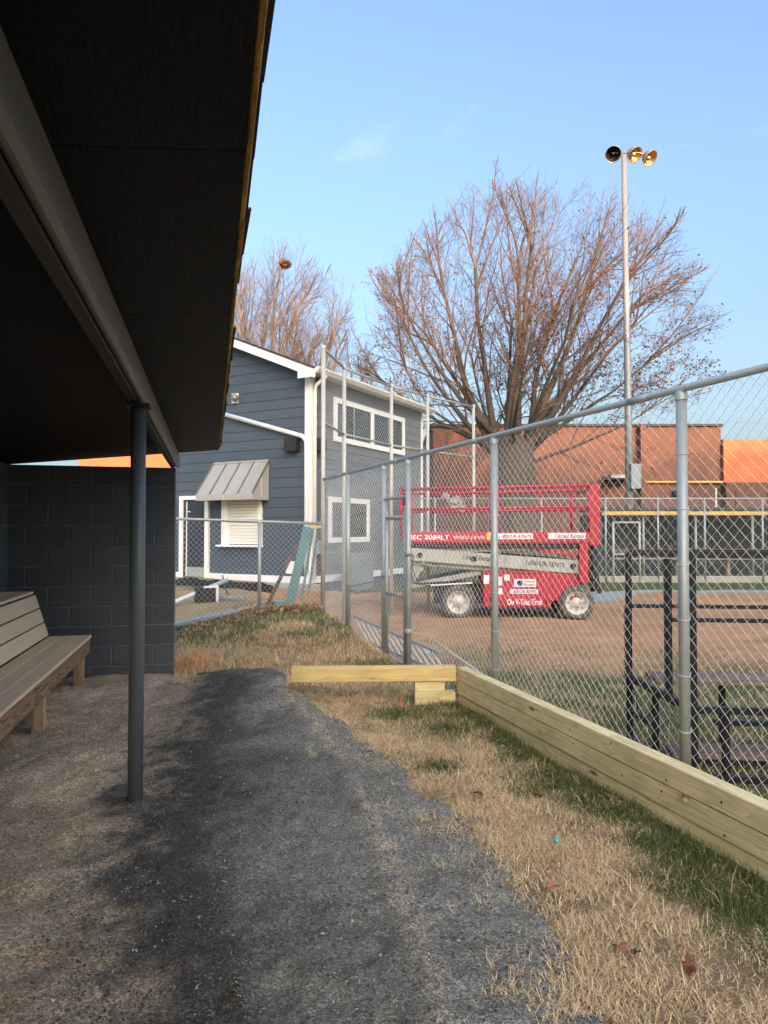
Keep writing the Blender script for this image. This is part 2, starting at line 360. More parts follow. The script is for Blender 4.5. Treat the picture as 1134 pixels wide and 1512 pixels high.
MT['bark'] = mat('grey_brown_bark', (0.105, 0.08, 0.062), 0.9, var=[(3, (0.07, 0.056, 0.046), 0.8, (1, 1, 0.2), 0.4, 0.7)], bump=[(9, 0.7, 0.03, (1, 1, 0.25))])
MT['twig'] = mat('reddish_brown_twig', (0.155, 0.118, 0.105), 0.85)
MT['twig_p'] = mat('pale_pinkish_twig', (0.165, 0.135, 0.125), 0.85)
MT['leafdry'] = mat('russet_dry_leaf', (0.20, 0.065, 0.035), 0.75, tint=True)
MT['leaf'] = mat('brown_fallen_leaf', (0.17, 0.06, 0.03), 0.7, var=[(40, (0.26, 0.1, 0.05), 0.7, S1, 0.4, 0.7)], rnd=0.35)
MT['leaf_red'] = mat('pale_red_fallen_leaf', (0.42, 0.15, 0.085), 0.7)
MT['leaf_tan'] = mat('tan_fallen_leaf', (0.48, 0.33, 0.18), 0.7)
MT['blade'] = mat('grass_blade', (0.4, 0.3, 0.2), 0.75, tint=True, spec=0.2)
MT['grain'] = mat('gravel_grain', (0.1, 0.1, 0.1), 0.8, tint=True, spec=0.3)
MT['ground'] = mat('soil_and_thatch', (0.2, 0.15, 0.1), 0.95, tint=True, var=[(60, (0.09, 0.07, 0.05), 0.55, S1, 0.5, 0.7)], bump=[(25, 0.7, 0.03, S1), (120, 0.6, 0.01, S1)], spec=0.15)
MT['gravel'] = mat('crumbled_dark_gravel', (0.08, 0.08, 0.09), 0.85, tint=True, voro=(150, 0.55, 0.8), var=[(35, (0.05, 0.05, 0.052), 0.45, S1, 0.5, 0.7)], bump=[(14, 0.5, 0.02, S1), (60, 0.5, 0.01, S1)], spec=0.25)
MT['teal'] = mat('pale_teal_painted_board', (0.22, 0.38, 0.41), 0.6, var=[(6, (0.16, 0.28, 0.31), 0.6, (1, 1, 0.3), 0.45, 0.7)])
MT['greyboard'] = mat('grey_painted_board', (0.30, 0.34, 0.36), 0.6, var=[(6, (0.2, 0.23, 0.25), 0.6, S1, 0.45, 0.7)])
MT['boxgreen'] = mat('grey_green_box', (0.17, 0.215, 0.205), 0.55)
MT['cyan'] = mat('cyan_plastic', (0.08, 0.42, 0.45), 0.4)
MT['canblue'] = mat('pale_blue_can', (0.42, 0.52, 0.62), 0.35, 0.2)
MT['sun_gold'] = mat('sun_gold_reflector', (0.75, 0.42, 0.10), 0.22, 0.85)  # gold of the sun caught in the lamp dishes, put into the colour
MT['dullmetal'] = mat('weathered_bronze_metal', (0.34, 0.28, 0.22), 0.45, 0.5)
MT['polegrey'] = mat('weathered_grey_pole', (0.30, 0.31, 0.31), 0.5, 0.3, var=[(3, (0.2, 0.19, 0.18), 0.6, (1, 1, 0.2), 0.45, 0.7)])
MT['sun_blocker'] = mat('unseen_sun_blocker', (0.05, 0.06, 0.03), 0.9)
MT['dkgreen'] = mat('dark_windscreen', (0.045, 0.055, 0.06), 0.8)

# ------------------------------------------------------------------ layout of the place
# dugout frame: s runs along the dugout away from the camera, t to the right
DD, DR = Vector((-0.236, 0.972, 0)), Vector((0.972, 0.236, 0))
def D(s, t, z=0.0): return DD*s + DR*t + Vector((0, 0, z))
DROT = Matrix((DD, -DR, Vector((0, 0, 1)))).transposed().to_4x4()
def DM(s, t, z): return Matrix.Translation(D(s, t, z)) @ DROT
# tall fence line, seen on the right
FA, FC = Vector((1.68, 3.99, 0)), Vector((-0.839, 9.79, 0))
FDIR = (FC - FA).normalized(); FN = Vector((FDIR.y, -FDIR.x, 0))
# timber kerb
TA, TE = Vector((1.601, 2.965, 0)), Vector((0.624, 6.11, 0))
TDIR = (TA - TE).normalized(); TN = Vector((-TDIR.y, TDIR.x, 0))     # TN to the field side
if TN.x < 0: TN = -TN
# house
HK = Vector((-1.69, 16.3, 0)); HL = Vector((-0.88, 0.475, 0)); HQ = Vector((0.475, 0.88, 0))
HZ, HE, HRI = 0.30, 5.15, 2.42

def fence_d(x, y): return (np.asarray(x)-FA.x)*FN.x + (np.asarray(y)-FA.y)*FN.y
def height(x, y):
    x = np.asarray(x, float); y = np.asarray(y, float)
    d = fence_d(x, y)
    ours = 0.40*sst(6.5, 9.7, y)*(0.2 + 0.8*sst(-2.9, -1.5, x)) + 0.07*np.exp(-((x+1.0)**2+(y-6.3)**2)/0.35)
    ours = ours + (0.32 - ours)*sst(9.9, 11.5, y)
    field = 0.30*sst(3.2, 0.2, d)*sst(11.5, 15.0, y)
    h = ours + (field - ours)*sst(-0.10, 0.14, d)
    h = h + (fbm(x*1.1, y*4.5, 77)-0.5)*0.09*sst(0.3, 1.0, d)*sst(7.5, 9.5, y)*sst(17.2, 15.5, y)
    h = h + (fbm(x*1.3, y*1.3, 3)-0.5)*0.05 + (fbm(x*7, y*7, 9, 3)-0.5)*0.018
    return h
def hz(x, y): return float(height(np.array([x]), np.array([y]))[0])

def path_edge(y):                     # right edge of the dark gravel
    return np.interp(y, [0.3, 2.1, 2.83, 3.72, 5.06, 5.7, 6.2, 6.9, 7.4], [0.82, 0.75, 0.58, 0.28, -0.13, -0.45, -0.72, -0.95, -1.5])
def path_ridge(y): return np.interp(y, [0.3, 2.19, 3.47, 5.2, 6.3], [0.3, 0.15, -0.02, -0.48, -0.95])
def dirt_edge(y): return np.interp(y, [0.3, 2.1, 2.8, 3.9, 5.0, 7.4], [-0.95, -1.02, -1.2, -1.36, -1.62, -2.0])

# ---- ground, one sheet to the horizon
def axis(a, b, st, mid, mst, far):
    c = np.arange(a, b+1e-6, st)
    lo = np.arange(a-mst, mid[0]-1e-6, -mst)[::-1]; hi = np.arange(b+mst, mid[1]+1e-6, mst)
    g = []; v = 2.0; p = 0
    while p < far: p += v; g.append(p); v *= 1.5
    g = np.array(g)
    return np.concatenate([(mid[0]-g)[::-1], lo, c, hi, mid[1]+g])
gx = axis(-3.2, 4.2, 0.05, (-10, 16), 0.2, 900); gy = axis(1.0, 11.0, 0.05, (-3, 27), 0.2, 900)
X, Y = np.meshgrid(gx, gy); X = X.ravel(); Y = Y.ravel()
Z = height(X, Y)
Z = Z - 0.07*sst(0.35, 0.55, path_edge(Y)-X)*(X > -4.25)*np.where(X < -2.05, sst(7.75, 7.5, Y), sst(7.3, 7.0, Y))*(Y > 0.3)
fd = fence_d(X, Y)
nA, nB, nC = fbm(X*0.9, Y*0.9, 21), fbm(X*3.1, Y*3.1, 33), fbm(X*9, Y*9, 41)
straw = np.array([0.52, 0.37, 0.20]); soil = np.array([0.12, 0.085, 0.055]); green = np.array([0.105, 0.125, 0.04]); dirt = np.array([0.50, 0.285, 0.15])
def green_amount(x, y):
    """where green grass grows on our side of the fence"""
    a, b, c = fbm(x*0.9, y*0.9, 21), fbm(x*3.1, y*3.1, 33), fbm(x*9, y*9, 41)
    px, py = x-TE.x, y-TE.y
    along = px*TDIR.x + py*TDIR.y; off = -(px*TN.x + py*TN.y)      # off: distance on our side
    k = sst(0.58, 0.18, off + (b-0.5)*0.75)*sst(-0.7, 0.2, along)*sst(-0.05, 0.02, off)*sst(0.30, 0.58, b*0.6+c*0.4+0.1)
    tuft = np.exp(-((x-0.36)**2+(y-4.5)**2)/0.012)*1.2 + np.exp(-((x-0.12)**2+(y-5.75)**2)/0.06)*0.9 + np.exp(-((x-0.5)**2+(y-5.3)**2)/0.05)
    up = sst(7.7, 8.5, y)*sst(0.40, 0.58, a*0.5+b*0.5+0.14*sst(8.2, 9.3, y))*0.9
    gate = np.exp(-((x+0.15)**2+(y-7.3)**2)/0.12)*sst(0.35, 0.6, b+0.1)
    return np.clip(np.maximum.reduce([k, tuft, up, gate]), 0, 1)
ga = green_amount(X, Y)
ours = sst(0.05, -0.05, fd)
c = soil[None]*0.35 + straw[None]*0.65*(0.45+0.9*nB[:, None])*(0.7+0.6*nC[:, None])
c = c*(1-ga[:, None]) + (green*0.8)[None]*ga[:, None]
# beyond the fence: infield dirt, grass nearby and far off
inf = sst(7.0, 8.8, Y + (nA-0.5)*3.0)*sst(17.6, 17.0, Y + (nB-0.5)*0.5)
fg = green[None]*(0.9+0.6*nB[:, None])*0.9*(1-sst(0.45, 0.7, nB))[:, None] + (straw*0.62)[None]*sst(0.45, 0.7, nB)[:, None]
fg = np.where((Y > 17.3)[:, None], green[None]*(0.8+0.5*nB[:, None]), fg)
fld = fg*(1-inf[:, None]) + (dirt[None]*(0.55+0.45*nB[:, None]+0.4*fbm(X*1.1, Y*4.5, 77)[:, None]+0.3*(nC[:, None]-0.5)))*inf[:, None]  # furrow shadows put into the dirt colour, following the furrow noise
back = (Y > 10.0)
yard = (straw[None]*0.85*(0.7+0.5*nB[:, None]))*(1-sst(0.5, 0.7, nA))[:, None] + green[None]*sst(0.5, 0.7, nA)[:, None]
c = np.where((back & (fd < 0))[:, None], yard, c)
c = c*ours[:, None] + fld*(1-ours[:, None])
nx_, ny_ = len(gx), len(gy)
ii = (np.arange(ny_-1)[:, None]*nx_ + np.arange(nx_-1)[None]).ravel()
F = np.stack([ii, ii+1, ii+1+nx_, ii+nx_], 1).ravel()
gme = raw_mesh('ground', np.stack([X, Y, Z], 1), F, np.full(len(ii), 4), c, True)
tag(obj('ground', gme, MT['ground']), kind='structure')

# ---- dark gravel path and trodden dirt floor of the dugout, one sheet that dips under the grass at its edges
_dr = np.random.default_rng(23)
DENTS = [(_dr.uniform(-2.3, 0.35), 1.9+4.6*_dr.random()**1.3, _dr.uniform(0.9, 2.2), _dr.uniform(0.08, 0.13), _dr.uniform(0.006, 0.019)) for _ in range(64)]
def path_height(x, y):
    e = path_edge(y) + (fbm(x*2.2, y*2.2, 5)-0.5)*0.26 + (fbm(x*9, y*9, 6)-0.5)*0.16 + (fbm(x*30, y*30, 7)-0.5)*0.10
    r = path_ridge(y)
    inner = np.clip((e-x)/0.5, -1, 1)
    plat = 0.03 + 0.095*sst(4.3, 6.6, y)*sst(-2.4, -1.0, x)
    right = np.clip((e-x)/np.maximum(e-r, 0.05), -1, 1)
    z = np.where(x > r, plat*np.maximum(right, 0)**0.8 - 0.03*np.maximum(-right, 0) + 0.012, plat + 0.012)
    ridge = 0.022*np.exp(-((x-r+ (fbm(x*0+1, y*1.5, 8)-0.5)*0.1)/0.07)**2)
    left = sst(-1.2, -2.4, x)
    z = z*(1-left) + 0.016*left
    z = z + ridge*sst(6.3, 5.6, y) + (fbm(x*4.2+y*2, y*5, 19, 3)-0.5)*0.05*sst(-0.7, -1.2, x) + 0.03*np.exp(-((x-(-1.303))**2+(y-3.76)**2)/0.009)
    z = z + (fbm(x*5, y*5, 12)-0.5)*0.028 + (fbm(x*16, y*16, 13, 3)-0.5)*0.02 + 0.05*(fbm(x*6.5, y*9, 18, 3)-0.5)*sst(-0.25, 0.1, x-r)*sst(0.3, 0.5, e-x+0.4) + (fbm(x*3, y*9, 14)-0.5)*0.012*(x < r)
    for (cx, cy, an, ln_, dp) in DENTS:                  # scuffs and footprints
        u = (x-cx)*math.cos(an)+(y-cy)*math.sin(an); v = -(x-cx)*math.sin(an)+(y-cy)*math.cos(an)
        q = (u/ln_)**2+(v/0.042)**2
        z = z - dp*np.exp(-q**2) + dp*0.45*np.exp(-((np.sqrt(q+1e-9)-1.35)/0.3)**2)
    far = sst(7.25, 7.6, y + (fbm(x*3, y*3, 15)-0.5)*0.5)*sst(-2.1, -1.8, x)
    z = z + (height(x, y)-0.0)*0.6*0 - 0.10*far
    z = np.where(x > e, np.minimum(z, height(x, y)-0.012-np.clip((x-e)*0.3, 0, 0.2)), z)
    return z
px_ = np.arange(-4.3, 1.35, 0.028); py_ = np.arange(0.2, 8.2, 0.028)
X, Y = np.meshgrid(px_, py_); X = X.ravel(); Y = Y.ravel()
Z = path_height(X, Y)
far = sst(7.2, 7.7, Y); Z = Z - far*0.2*sst(-2.15, -1.95, X)
dk = np.array([0.062, 0.054, 0.048]); gy2 = np.array([0.245, 0.236, 0.198]); dt = np.array([0.56, 0.43, 0.285]); ln = np.array([0.46, 0.38, 0.28])
n1, n2, n3 = fbm(X*1.1, Y*1.1, 51), fbm(X*4, Y*4, 52), fbm(X*13, Y*13, 53)
de = dirt_edge(Y)
dirtness = sst(0.28, -0.28, X-de+(n1-0.5)*0.7+(n2-0.5)*0.6+(n3-0.5)*0.5)
darkband = np.exp(-((X-de-0.36+(n1-0.5)*0.5+(n2-0.5)*0.5+(n3-0.5)*0.45)/0.42)**2)
gcol = gy2[None]*(0.72+0.55*n2[:, None])
gcol = gcol*(1-0.9*darkband[:, None]) + (dk*0.9)[None]*(0.9*darkband[:, None])
rr = np.exp(-((X-path_ridge(Y)+(n2-0.5)*0.12)/0.045)**2)*sst(0.35, 0.6, n2+0.12)
gcol = gcol*(1-0.75*rr[:, None]) + ln[None]*0.75*rr[:, None]
dcol = dt[None]*(0.62+0.5*n2[:, None]+0.6*sst(0.45, 0.75, n1)[:, None])*(0.8+0.4*n3[:, None])
pc = gcol*(1-dirtness[:, None]) + dcol*dirtness[:, None]
nx_, ny_ = len(px_), len(py_)
ii = (np.arange(ny_-1)[:, None]*nx_ + np.arange(nx_-1)[None]).ravel()
F = np.stack([ii, ii+1, ii+1+nx_, ii+nx_], 1).ravel()
pme = raw_mesh('gravel_path', np.stack([X, Y, Z], 1), F, np.full(len(ii), 4), pc, True)
tag(obj('gravel_path', pme, MT['gravel']), kind='structure')
def surf(x, y): return np.maximum(height(x, y), np.where((x > -4.2) & (x < 1.2) & (y < 8.1), path_height(x, y) - sst(7.2, 7.7, y)*0.2*sst(-2.15, -1.95, x), -9))
def sz(x, y): return float(surf(np.array([x]), np.array([y]))[0])

# ------------------------------------------------------------------ the dugout we stand in
dug = empty('dugout', D(4, -0.4, 0), 'dark dugout shelter with block walls, black ceiling and pipe post', 'dugout')
SW, TB = 7.70, -1.95                                  # end wall face, back wall face
BL, BH, JT = 0.4064, 0.2032, 0.009
bmesh_full = boxmesh(BL-JT, 0.19, BH-JT, 0.005, MT['block']); bmesh_half = boxmesh(BL/2-JT, 0.19, BH-JT, 0.005, MT['block'])
TOPZ = 2.14
endw = MB().box((SW+0.008, -(-0.366), -0.25), (SW+0.185, -(TB-0.19), TOPZ-0.004), DROT).build('end_wall', MT['mortar'], dug)
backw = MB().box((-1.8, -(TB-0.008), -0.25), (SW+0.18, -(TB-0.185), TOPZ-0.004), DROT).build('back_wall', MT['mortar'], dug)
ROT90 = Matrix.Rotation(math.pi/2, 4, 'Z')
def jig(): return Matrix.Rotation(rng.uniform(-0.004, 0.004), 4, 'Z') @ Matrix.Translation((0, rng.uniform(-0.002, 0.002), 0))
for k in range(12):
    zc = TOPZ - BH*(k+0.5)
    if zc < -0.12: break
    t = -0.363; off = k % 2
    seq = ([0.5] if off else []) + [1]*4
    for w in seq:
        tt = t - BL*w/2
        if t - BL*w < TB - 0.03:
            w = (t-TB)/BL
            if w < 0.1: break
            obj('block', boxmesh(BL*w-JT, 0.19, BH-JT, 0.005, MT['block']), MT['block'], endw, DM(SW+0.095, t-BL*w/2, zc) @ ROT90 @ jig()); break
        obj('block', bmesh_full if w == 1 else bmesh_half, MT['block'], endw, DM(SW+0.095, tt, zc) @ ROT90 @ jig()); t -= BL*w
    s = SW + (0 if off else -BL/2)
    if not off: obj('block', bmesh_half, MT['block'], backw, DM(SW-BL/4, TB-0.095, zc) @ jig())
    n = 0
    while s > -1.2 and n < 21:
        obj('block', bmesh_full, MT['block'], backw, DM(s-BL/2, TB-0.095, zc) @ jig()); s -= BL; n += 1
# beam on the pipe post
def ceil_z(t): return 2.292 + 0.0975*(t+0.36)
def dpiece(name, mt, par, s0, s1, t0, t1, z0, z1, bev=0.006):
    return obj(name, boxmesh(s1-s0, t1-t0, z1-z0, bev, mt), mt, par, DM((s0+s1)/2, (t0+t1)/2, (z0+z1)/2))
S0 = -2.4
beam = dpiece('roof_beam', MT['beam'], dug, S0, SW+0.19, -0.372, -0.330, 2.142, 2.288, 0.016)
dpiece('beam_flange', MT['dark'], beam, S0, SW+0.19, -0.428, -0.376, 2.150, 2.284, 0.006)
mb = MB(); pc0 = D(3.96, -0.379)
mb.tube([pc0+Vector((0, 0, -0.12)), pc0+Vector((0.002, 0, 1.0)), pc0+Vector((0, 0, 2.132))], 0.039, 28)
post = mb.build('pipe_post', MT['postpaint'], dug)
MB().box((3.96-0.07, 0.379-0.06, 2.128), (3.96+0.07, 0.379+0.06, 2.141), DROT).build('cap_plate', MT['dark'], post)
# roof
roof = empty('roof', D(3, -1, 2.3)); roof.parent = dug; roof.matrix_local = WM[dug.name].inverted() @ WM[roof.name]
SLP = math.atan(0.0975)
def RM(s, t, dz=0.0): return Matrix.Translation(D(s, t, ceil_z(t)+dz)) @ DROT @ Matrix.Rotation(-SLP, 4, 'X')
s = SW + 0.02; wpan = 2.40
while s > S0+0.3:
    L = 1.22
    obj('ceiling_panel', boxmesh(L-0.002, wpan/math.cos(SLP), 0.012, 0.001, MT['ceiling']), MT['ceiling'], roof, RM(s-L/2, 0.068-wpan/2, 0.006))
    s -= L
s = SW + 0.02
while s > S0+0.3:                                      # raw plywood lip beyond the painted boards
    L = 2.44; w = 0.012+rng.uniform(-0.003, 0.003)
    obj('plywood_lip', boxmesh(L-0.01, w, 0.016, 0.003, MT['ply']), MT['ply'], roof, RM(s-L/2, 0.070+w/2, 0.010+rng.uniform(0, 0.004)) @ Matrix.Rotation(rng.uniform(-0.0015, 0.0015), 4, 'Z'))
    s -= L
mb = MB()
for k in range(26):
    a = 1.0+rng.random()*6.5; L = rng.uniform(0.1, 0.5); dzz = rng.uniform(-0.001, 0.004)
    p, q = D(a, 0.076+rng.uniform(-0.006, 0.01), ceil_z(0.07)+dzz), D(a+L, 0.078+rng.uniform(-0.006, 0.014), ceil_z(0.07)+dzz+rng.uniform(-0.004, 0.003))
    mb.bar(p, q, 0.003, 0.003)
tag(mb.build('splinters', MT['ply'], roof), kind='stuff')
deck = obj('roof_deck', boxmesh(SW+0.02-S0, 2.5, 0.02, 0, MT['shingle']), MT['shingle'], roof, RM((SW+0.02+S0)/2, 0.068-1.27, 0.0245))
s = SW + 0.03
while s > S0+0.3:
    L = rng.uniform(0.28, 0.34); ov = rng.uniform(0.094, 0.102)
    if abs(s-3.05) < 0.16: ov = 0.080
    obj('shingle', boxmesh(round(L, 2), 0.30, 0.008, 0.002, MT['shingle']), MT['shingle'], roof,
        RM(s-L/2, ov-0.15, 0.042) @ Matrix.Rotation(rng.uniform(-0.02, 0.02), 4, 'Z') @ Matrix.Rotation(rng.uniform(0.0, 0.02), 4, 'X'))
    s -= L-0.004

# bench along the back wall
bench = empty('bench', D(4.5, -1.4, 0), 'tan slatted bench with stained brown front board along the block wall', 'bench')
B0, B1 = -0.6, 7.34
for k, tm in enumerate((-1.172, -1.300, -1.428)):
    dpiece('seat_board', MT['bench'], bench, B0, B1, tm-0.061, tm+0.061, 0.452+0.001*k, 0.478, 0.005)
lean = math.atan2(0.125, 0.40)
for k in range(3):
    f = (k+0.5)/3; t_, z_ = -1.497-0.122*f, 0.482+0.395*f
    obj('backrest_board', boxmesh(B1-B0-0.02, 0.024, 0.128, 0.005, MT['bench']), MT['bench'], bench, DM((B0+B1)/2-0.02, t_, z_) @ Matrix.Rotation(-lean, 4, 'X'))
for k, tm in enumerate((-1.70, -1.862)):
    dpiece('shelf_board', MT['bench'], bench, B0, B1-0.04, tm-0.078, tm+0.078, 0.884, 0.909, 0.005)
dpiece('apron', MT['apron'], bench, B0, B1-0.01, -1.165, -1.127, 0.308, 0.450, 0.004)
for sl_ in (7.28, 5.66, 4.04, 2.42, 0.8):
    g0 = sz(*D(sl_, -1.215)[:2])
    obj('leg', boxmesh(round(0.45-g0+0.1, 2), 0.088, 0.088, 0.004, MT['legwood']), MT['legwood'], bench, DM(sl_, -1.213, (0.45+g0-0.1)/2) @ Matrix.Rotation(-math.pi/2, 4, 'Y'))
    obj('leg', boxmesh(0.98, 0.088, 0.04, 0.004, MT['legwood']), MT['legwood'], bench, DM(sl_, -1.68, 0.39) @ Matrix.Rotation(-math.pi/2, 4, 'Y'))

# ------------------------------------------------------------------ chain-link
def chain(mb, P, Q, z0, z1, pitch=0.072, r=0.0017, sides=4, wob=0.0):
    """woven diamond mesh between P and Q; z0, z1: functions of 0..1 for bottom and top"""
    P, Q = Vector(P), Vector(Q); L = (Q-P).length; d = (Q-P)/L; nrm = Vector((d.y, -d.x, 0))
    h = pitch/2; n = int(L/h)
    for i in range(n):
        f = (i+0.5)/n; b, t = z0(f), z1(f); j0 = int(math.floor(b/h)); j1 = int(math.floor(t/h))
        pts = []
        for j in range(j0, j1+1):
            u = (i + (i+j) % 2)*h
            p = P + d*u + nrm*(0.0014 if (i+j) % 2 else -0.0014)
            w = wob*math.sin(u*2.1+j*0.13) if wob else 0
            pts.append(p + nrm*w + Vector((0, 0, j*h)))
        if len(pts) > 1: mb.tube(pts, r, sides, cap=False, smooth=False)
    return mb
def fence_parts(root, posts, tops, feet, rad, mtp, rail_r=None, mesh=None, mtw=None, caps=True, rails=()):
    out = []
    for p, zt, zb in zip(posts, tops, feet):
        mb = MB().tube([Vector((p[0], p[1], zb-0.1)), Vector((p[0], p[1], zt))], rad, 14)
        o = mb.build('fence_post', mtp, root); out.append(o)
        if caps:
            M = Matrix.Translation((p[0], p[1], zt-0.03))
            MB().lathe([(rad*1.15, 0), (rad*1.15, 0.035), (rad*0.8, 0.055), (0.0, 0.06)], M, 14).build('post_cap', mtp, o)
    return out

# tall fence on the right: posts nearest first
ZT = 2.23
def ztop_(p):                # the rail falls a little towards the corner
    return 2.276-0.086*min(1.2, max(-0.4, (Vector(p)-FA).dot(FDIR)/(FC-FA).length))
def up_(p, dz=0.0): return Vector((p[0], p[1], ztop_(p)+dz))
tall = empty('chain_link_fence', FA, 'tall galvanised chain link fence along the timber kerb, with the gate in it', 'fence')
def on_fence(px):           # point of the fence line seen at photo column px
    u = (px-567)/FPX; k = (FA.x-u*FA.y)/(u*FDIR.y-FDIR.x); return FA + FDIR*k
fp = [FA-FDIR*1.78] + [on_fence(px) for px in (1008, 730, 603, 567, 514)] + [FC]
feet = [0, 0, 0, 0.02, 0.05, 0.22, 0.4]
po = fence_parts(tall, fp[:-1], [ztop_(p)-0.035 for p in fp[:-1]], feet, 0.030, MT['galv'])
off = FN*0.0
top = MB().tube([up_(fp[0]-FDIR*1.0), up_(fp[2], 0.003), up_(FC)], 0.0215, 12).build('top_rail', MT['galv'], tall)
for a in (fp[1], fp[2], fp[3], fp[5]):
    MB().tube([up_(a+FDIR*0.25), up_(a+FDIR*0.41)], 0.0235, 12).build('rail_sleeve', MT['galv'], top)
gnd = lambda P, Q: (lambda f: max(hz(*(P+(Q-P)*f)[:2])+0.02, 0.03))
def topf(P, Q): return lambda f: ztop_(P+(Q-P)*f)
mb = MB(); chain(mb, fp[0]-FDIR*0.9+FN*0.034, fp[3]+FN*0.034, lambda f: 0.05, topf(fp[0]-FDIR*0.9, fp[3]), r=0.0016)
chain(mb, fp[4]+FN*0.034, FC+FN*0.034, gnd(fp[4], FC), topf(fp[4], FC))
chain(mb, fp[3]+FN*0.034, fp[4]+FN*0.034, lambda f: 1.83, topf(fp[3], fp[4]))      # above the gate
tag(mb.build('chain_link_mesh', MT['wire'], tall), kind='stuff')
# wire ties round posts
mb = MB()
for a in fp[1:3]:
    for z in np.arange(0.36, 2.2, 0.31):
        pts = [a+Vector((math.cos(k)*0.0325, math.sin(k)*0.0325, z+0.004*math.sin(k))) for k in np.linspace(0, 2*math.pi, 13)]
        mb.tube(pts, 0.0022, 4, cap=False)
        mb.tube([pts[0], a+FN*0.05+Vector((0, 0, z+0.012))], 0.0022, 4)
tag(mb.build('tie_wires', MT['wire'], tall), kind='stuff')
bar('crossbar', MT['galv'], tall, fp[3]+Vector((0, 0, 1.83)), fp[4]+Vector((0, 0, 1.83)), 0.036, 0.036, 0.012)
mb = MB(); p, q = fp[4], fp[5]
mb.tube([p+Vector((0, 0, 0.95)), q+Vector((0, 0, 0.78))], 0.008, 8).build('brace_rod', MT['galv'], tall)
# retaining boards at the fence foot
bar('retaining_board', MT['timber'], tall, fp[4]-FN*0.05+Vector((0, 0, 0.06)), fp[5]-FN*0.05+Vector((0, 0, 0.17)), 0.04, 0.20)
bar('retaining_board', MT['timber'], tall, fp[5]-FN*0.06+FDIR*0.05+Vector((0, 0, 0.20)), fp[5]-FN*0.06+FDIR*0.6+Vector((0, 0, 0.32)), 0.04, 0.18)

# gate
gate = empty('chain_link_gate', fp[3], 'narrow galvanised chain link gate hung in the tall fence', 'gate')
g0, g1 = fp[4]-FDIR*0.075, fp[3]+FDIR*0.075
for e in (g0, g1):
    MB().tube([e+Vector((0, 0, 0.10)), e+Vector((0, 0, 1.70))], 0.020, 12).build('gate_upright', MT['galv'], gate)
for z in (0.11, 0.80, 1.62):
    MB().tube([g0+Vector((0, 0, z)), g1+Vector((0, 0, z))], 0.019, 12).build('gate_rail', MT['galv'], gate)
mb = MB(); chain(mb, g0+FN*0.022, g1+FN*0.022, lambda f: 0.11, lambda f: 1.64)
tag(mb.build('chain_link_mesh', MT['wire'], gate), kind='stuff')
for z in (0.45, 1.25):
    MB().tube([fp[3]+Vector((0, 0, z-0.03)), fp[3]+Vector((0, 0, z+0.03))], 0.038, 12).bar(fp[3]+Vector((0, 0, z)), g1+Vector((0, 0, z)), 0.03, 0.05).build('hinge', MT['galv'], gate)
MB().tube([fp[4]+Vector((0, 0, 0.96)), fp[4]+Vector((0, 0, 1.03))], 0.036, 12).bar(fp[4]+Vector((0, 0, 1.0)), g0+Vector((0, 0, 1.0)), 0.05, 0.03).build('latch', MT['galv'], gate)

# low fence between the dugout and the corner post
LP = [Vector((-3.55, 8.82, 0)), Vector((-1.656, 9.47, 0)), FC]
low = empty('chain_link_fence', (-1.9, 9.4, 0.2), 'waist high chain link fence in front of the blue house with lumber behind', 'fence')
zt = [1.66, 1.60, 1.58]
fence_parts(low, LP[:2], zt[:2], [0.05, 0.3], 0.024, MT['galv'])
MB().tube([LP[0]+Vector((0, 0, 1.66)), LP[1]+Vector((0, 0, 1.605)), LP[2]+Vector((0, 0, 1.58))], 0.020, 10).build('top_rail', MT['galv'], low)
mb = MB()
for a, b, z0_, z1_ in ((LP[0], LP[1], 1.66, 1.605), (LP[1], LP[2], 1.605, 1.58)):
    chain(mb, a, b, gnd(a, b), lambda f, z0_=z0_, z1_=z1_: z0_+(z1_-z0_)*f, r=0.0016)
tag(mb.build('chain_link_mesh', MT['wire'], low), kind='stuff')

# tall backstop behind, from the corner post round to the right
ZB = 4.03
bk = [FC, Vector((-0.618, 11.0, 0)), Vector((0.13, 12.4, 0)), Vector((0.82, 13.3, 0)), Vector((1.82, 14.4, 0))]
back = empty('backstop_fence', (0.13, 12.4, 0), 'very tall backstop fence of cream pipes and mesh before the grey wall', 'fence')
fence_parts(back, bk, [ZB]*5, [0.3, 0.2, 0.1, 0.1, 0.1], 0.031, MT['whitepole'])
mb = MB()
for a, b in zip(bk[:-1], bk[1:]):
    for z in (ZB-0.02, 2.98):
        MB().tube([a+Vector((0, 0, z)), b+Vector((0, 0, z))], 0.020, 8).build('rail', MT['galv'], back)
    if b.x < 1.5: chain(mb, a, b, lambda f: 0.45, lambda f: ZB-0.02, r=0.0013, sides=3)
tag(mb.build('chain_link_mesh', MT['wire'], back), kind='stuff')

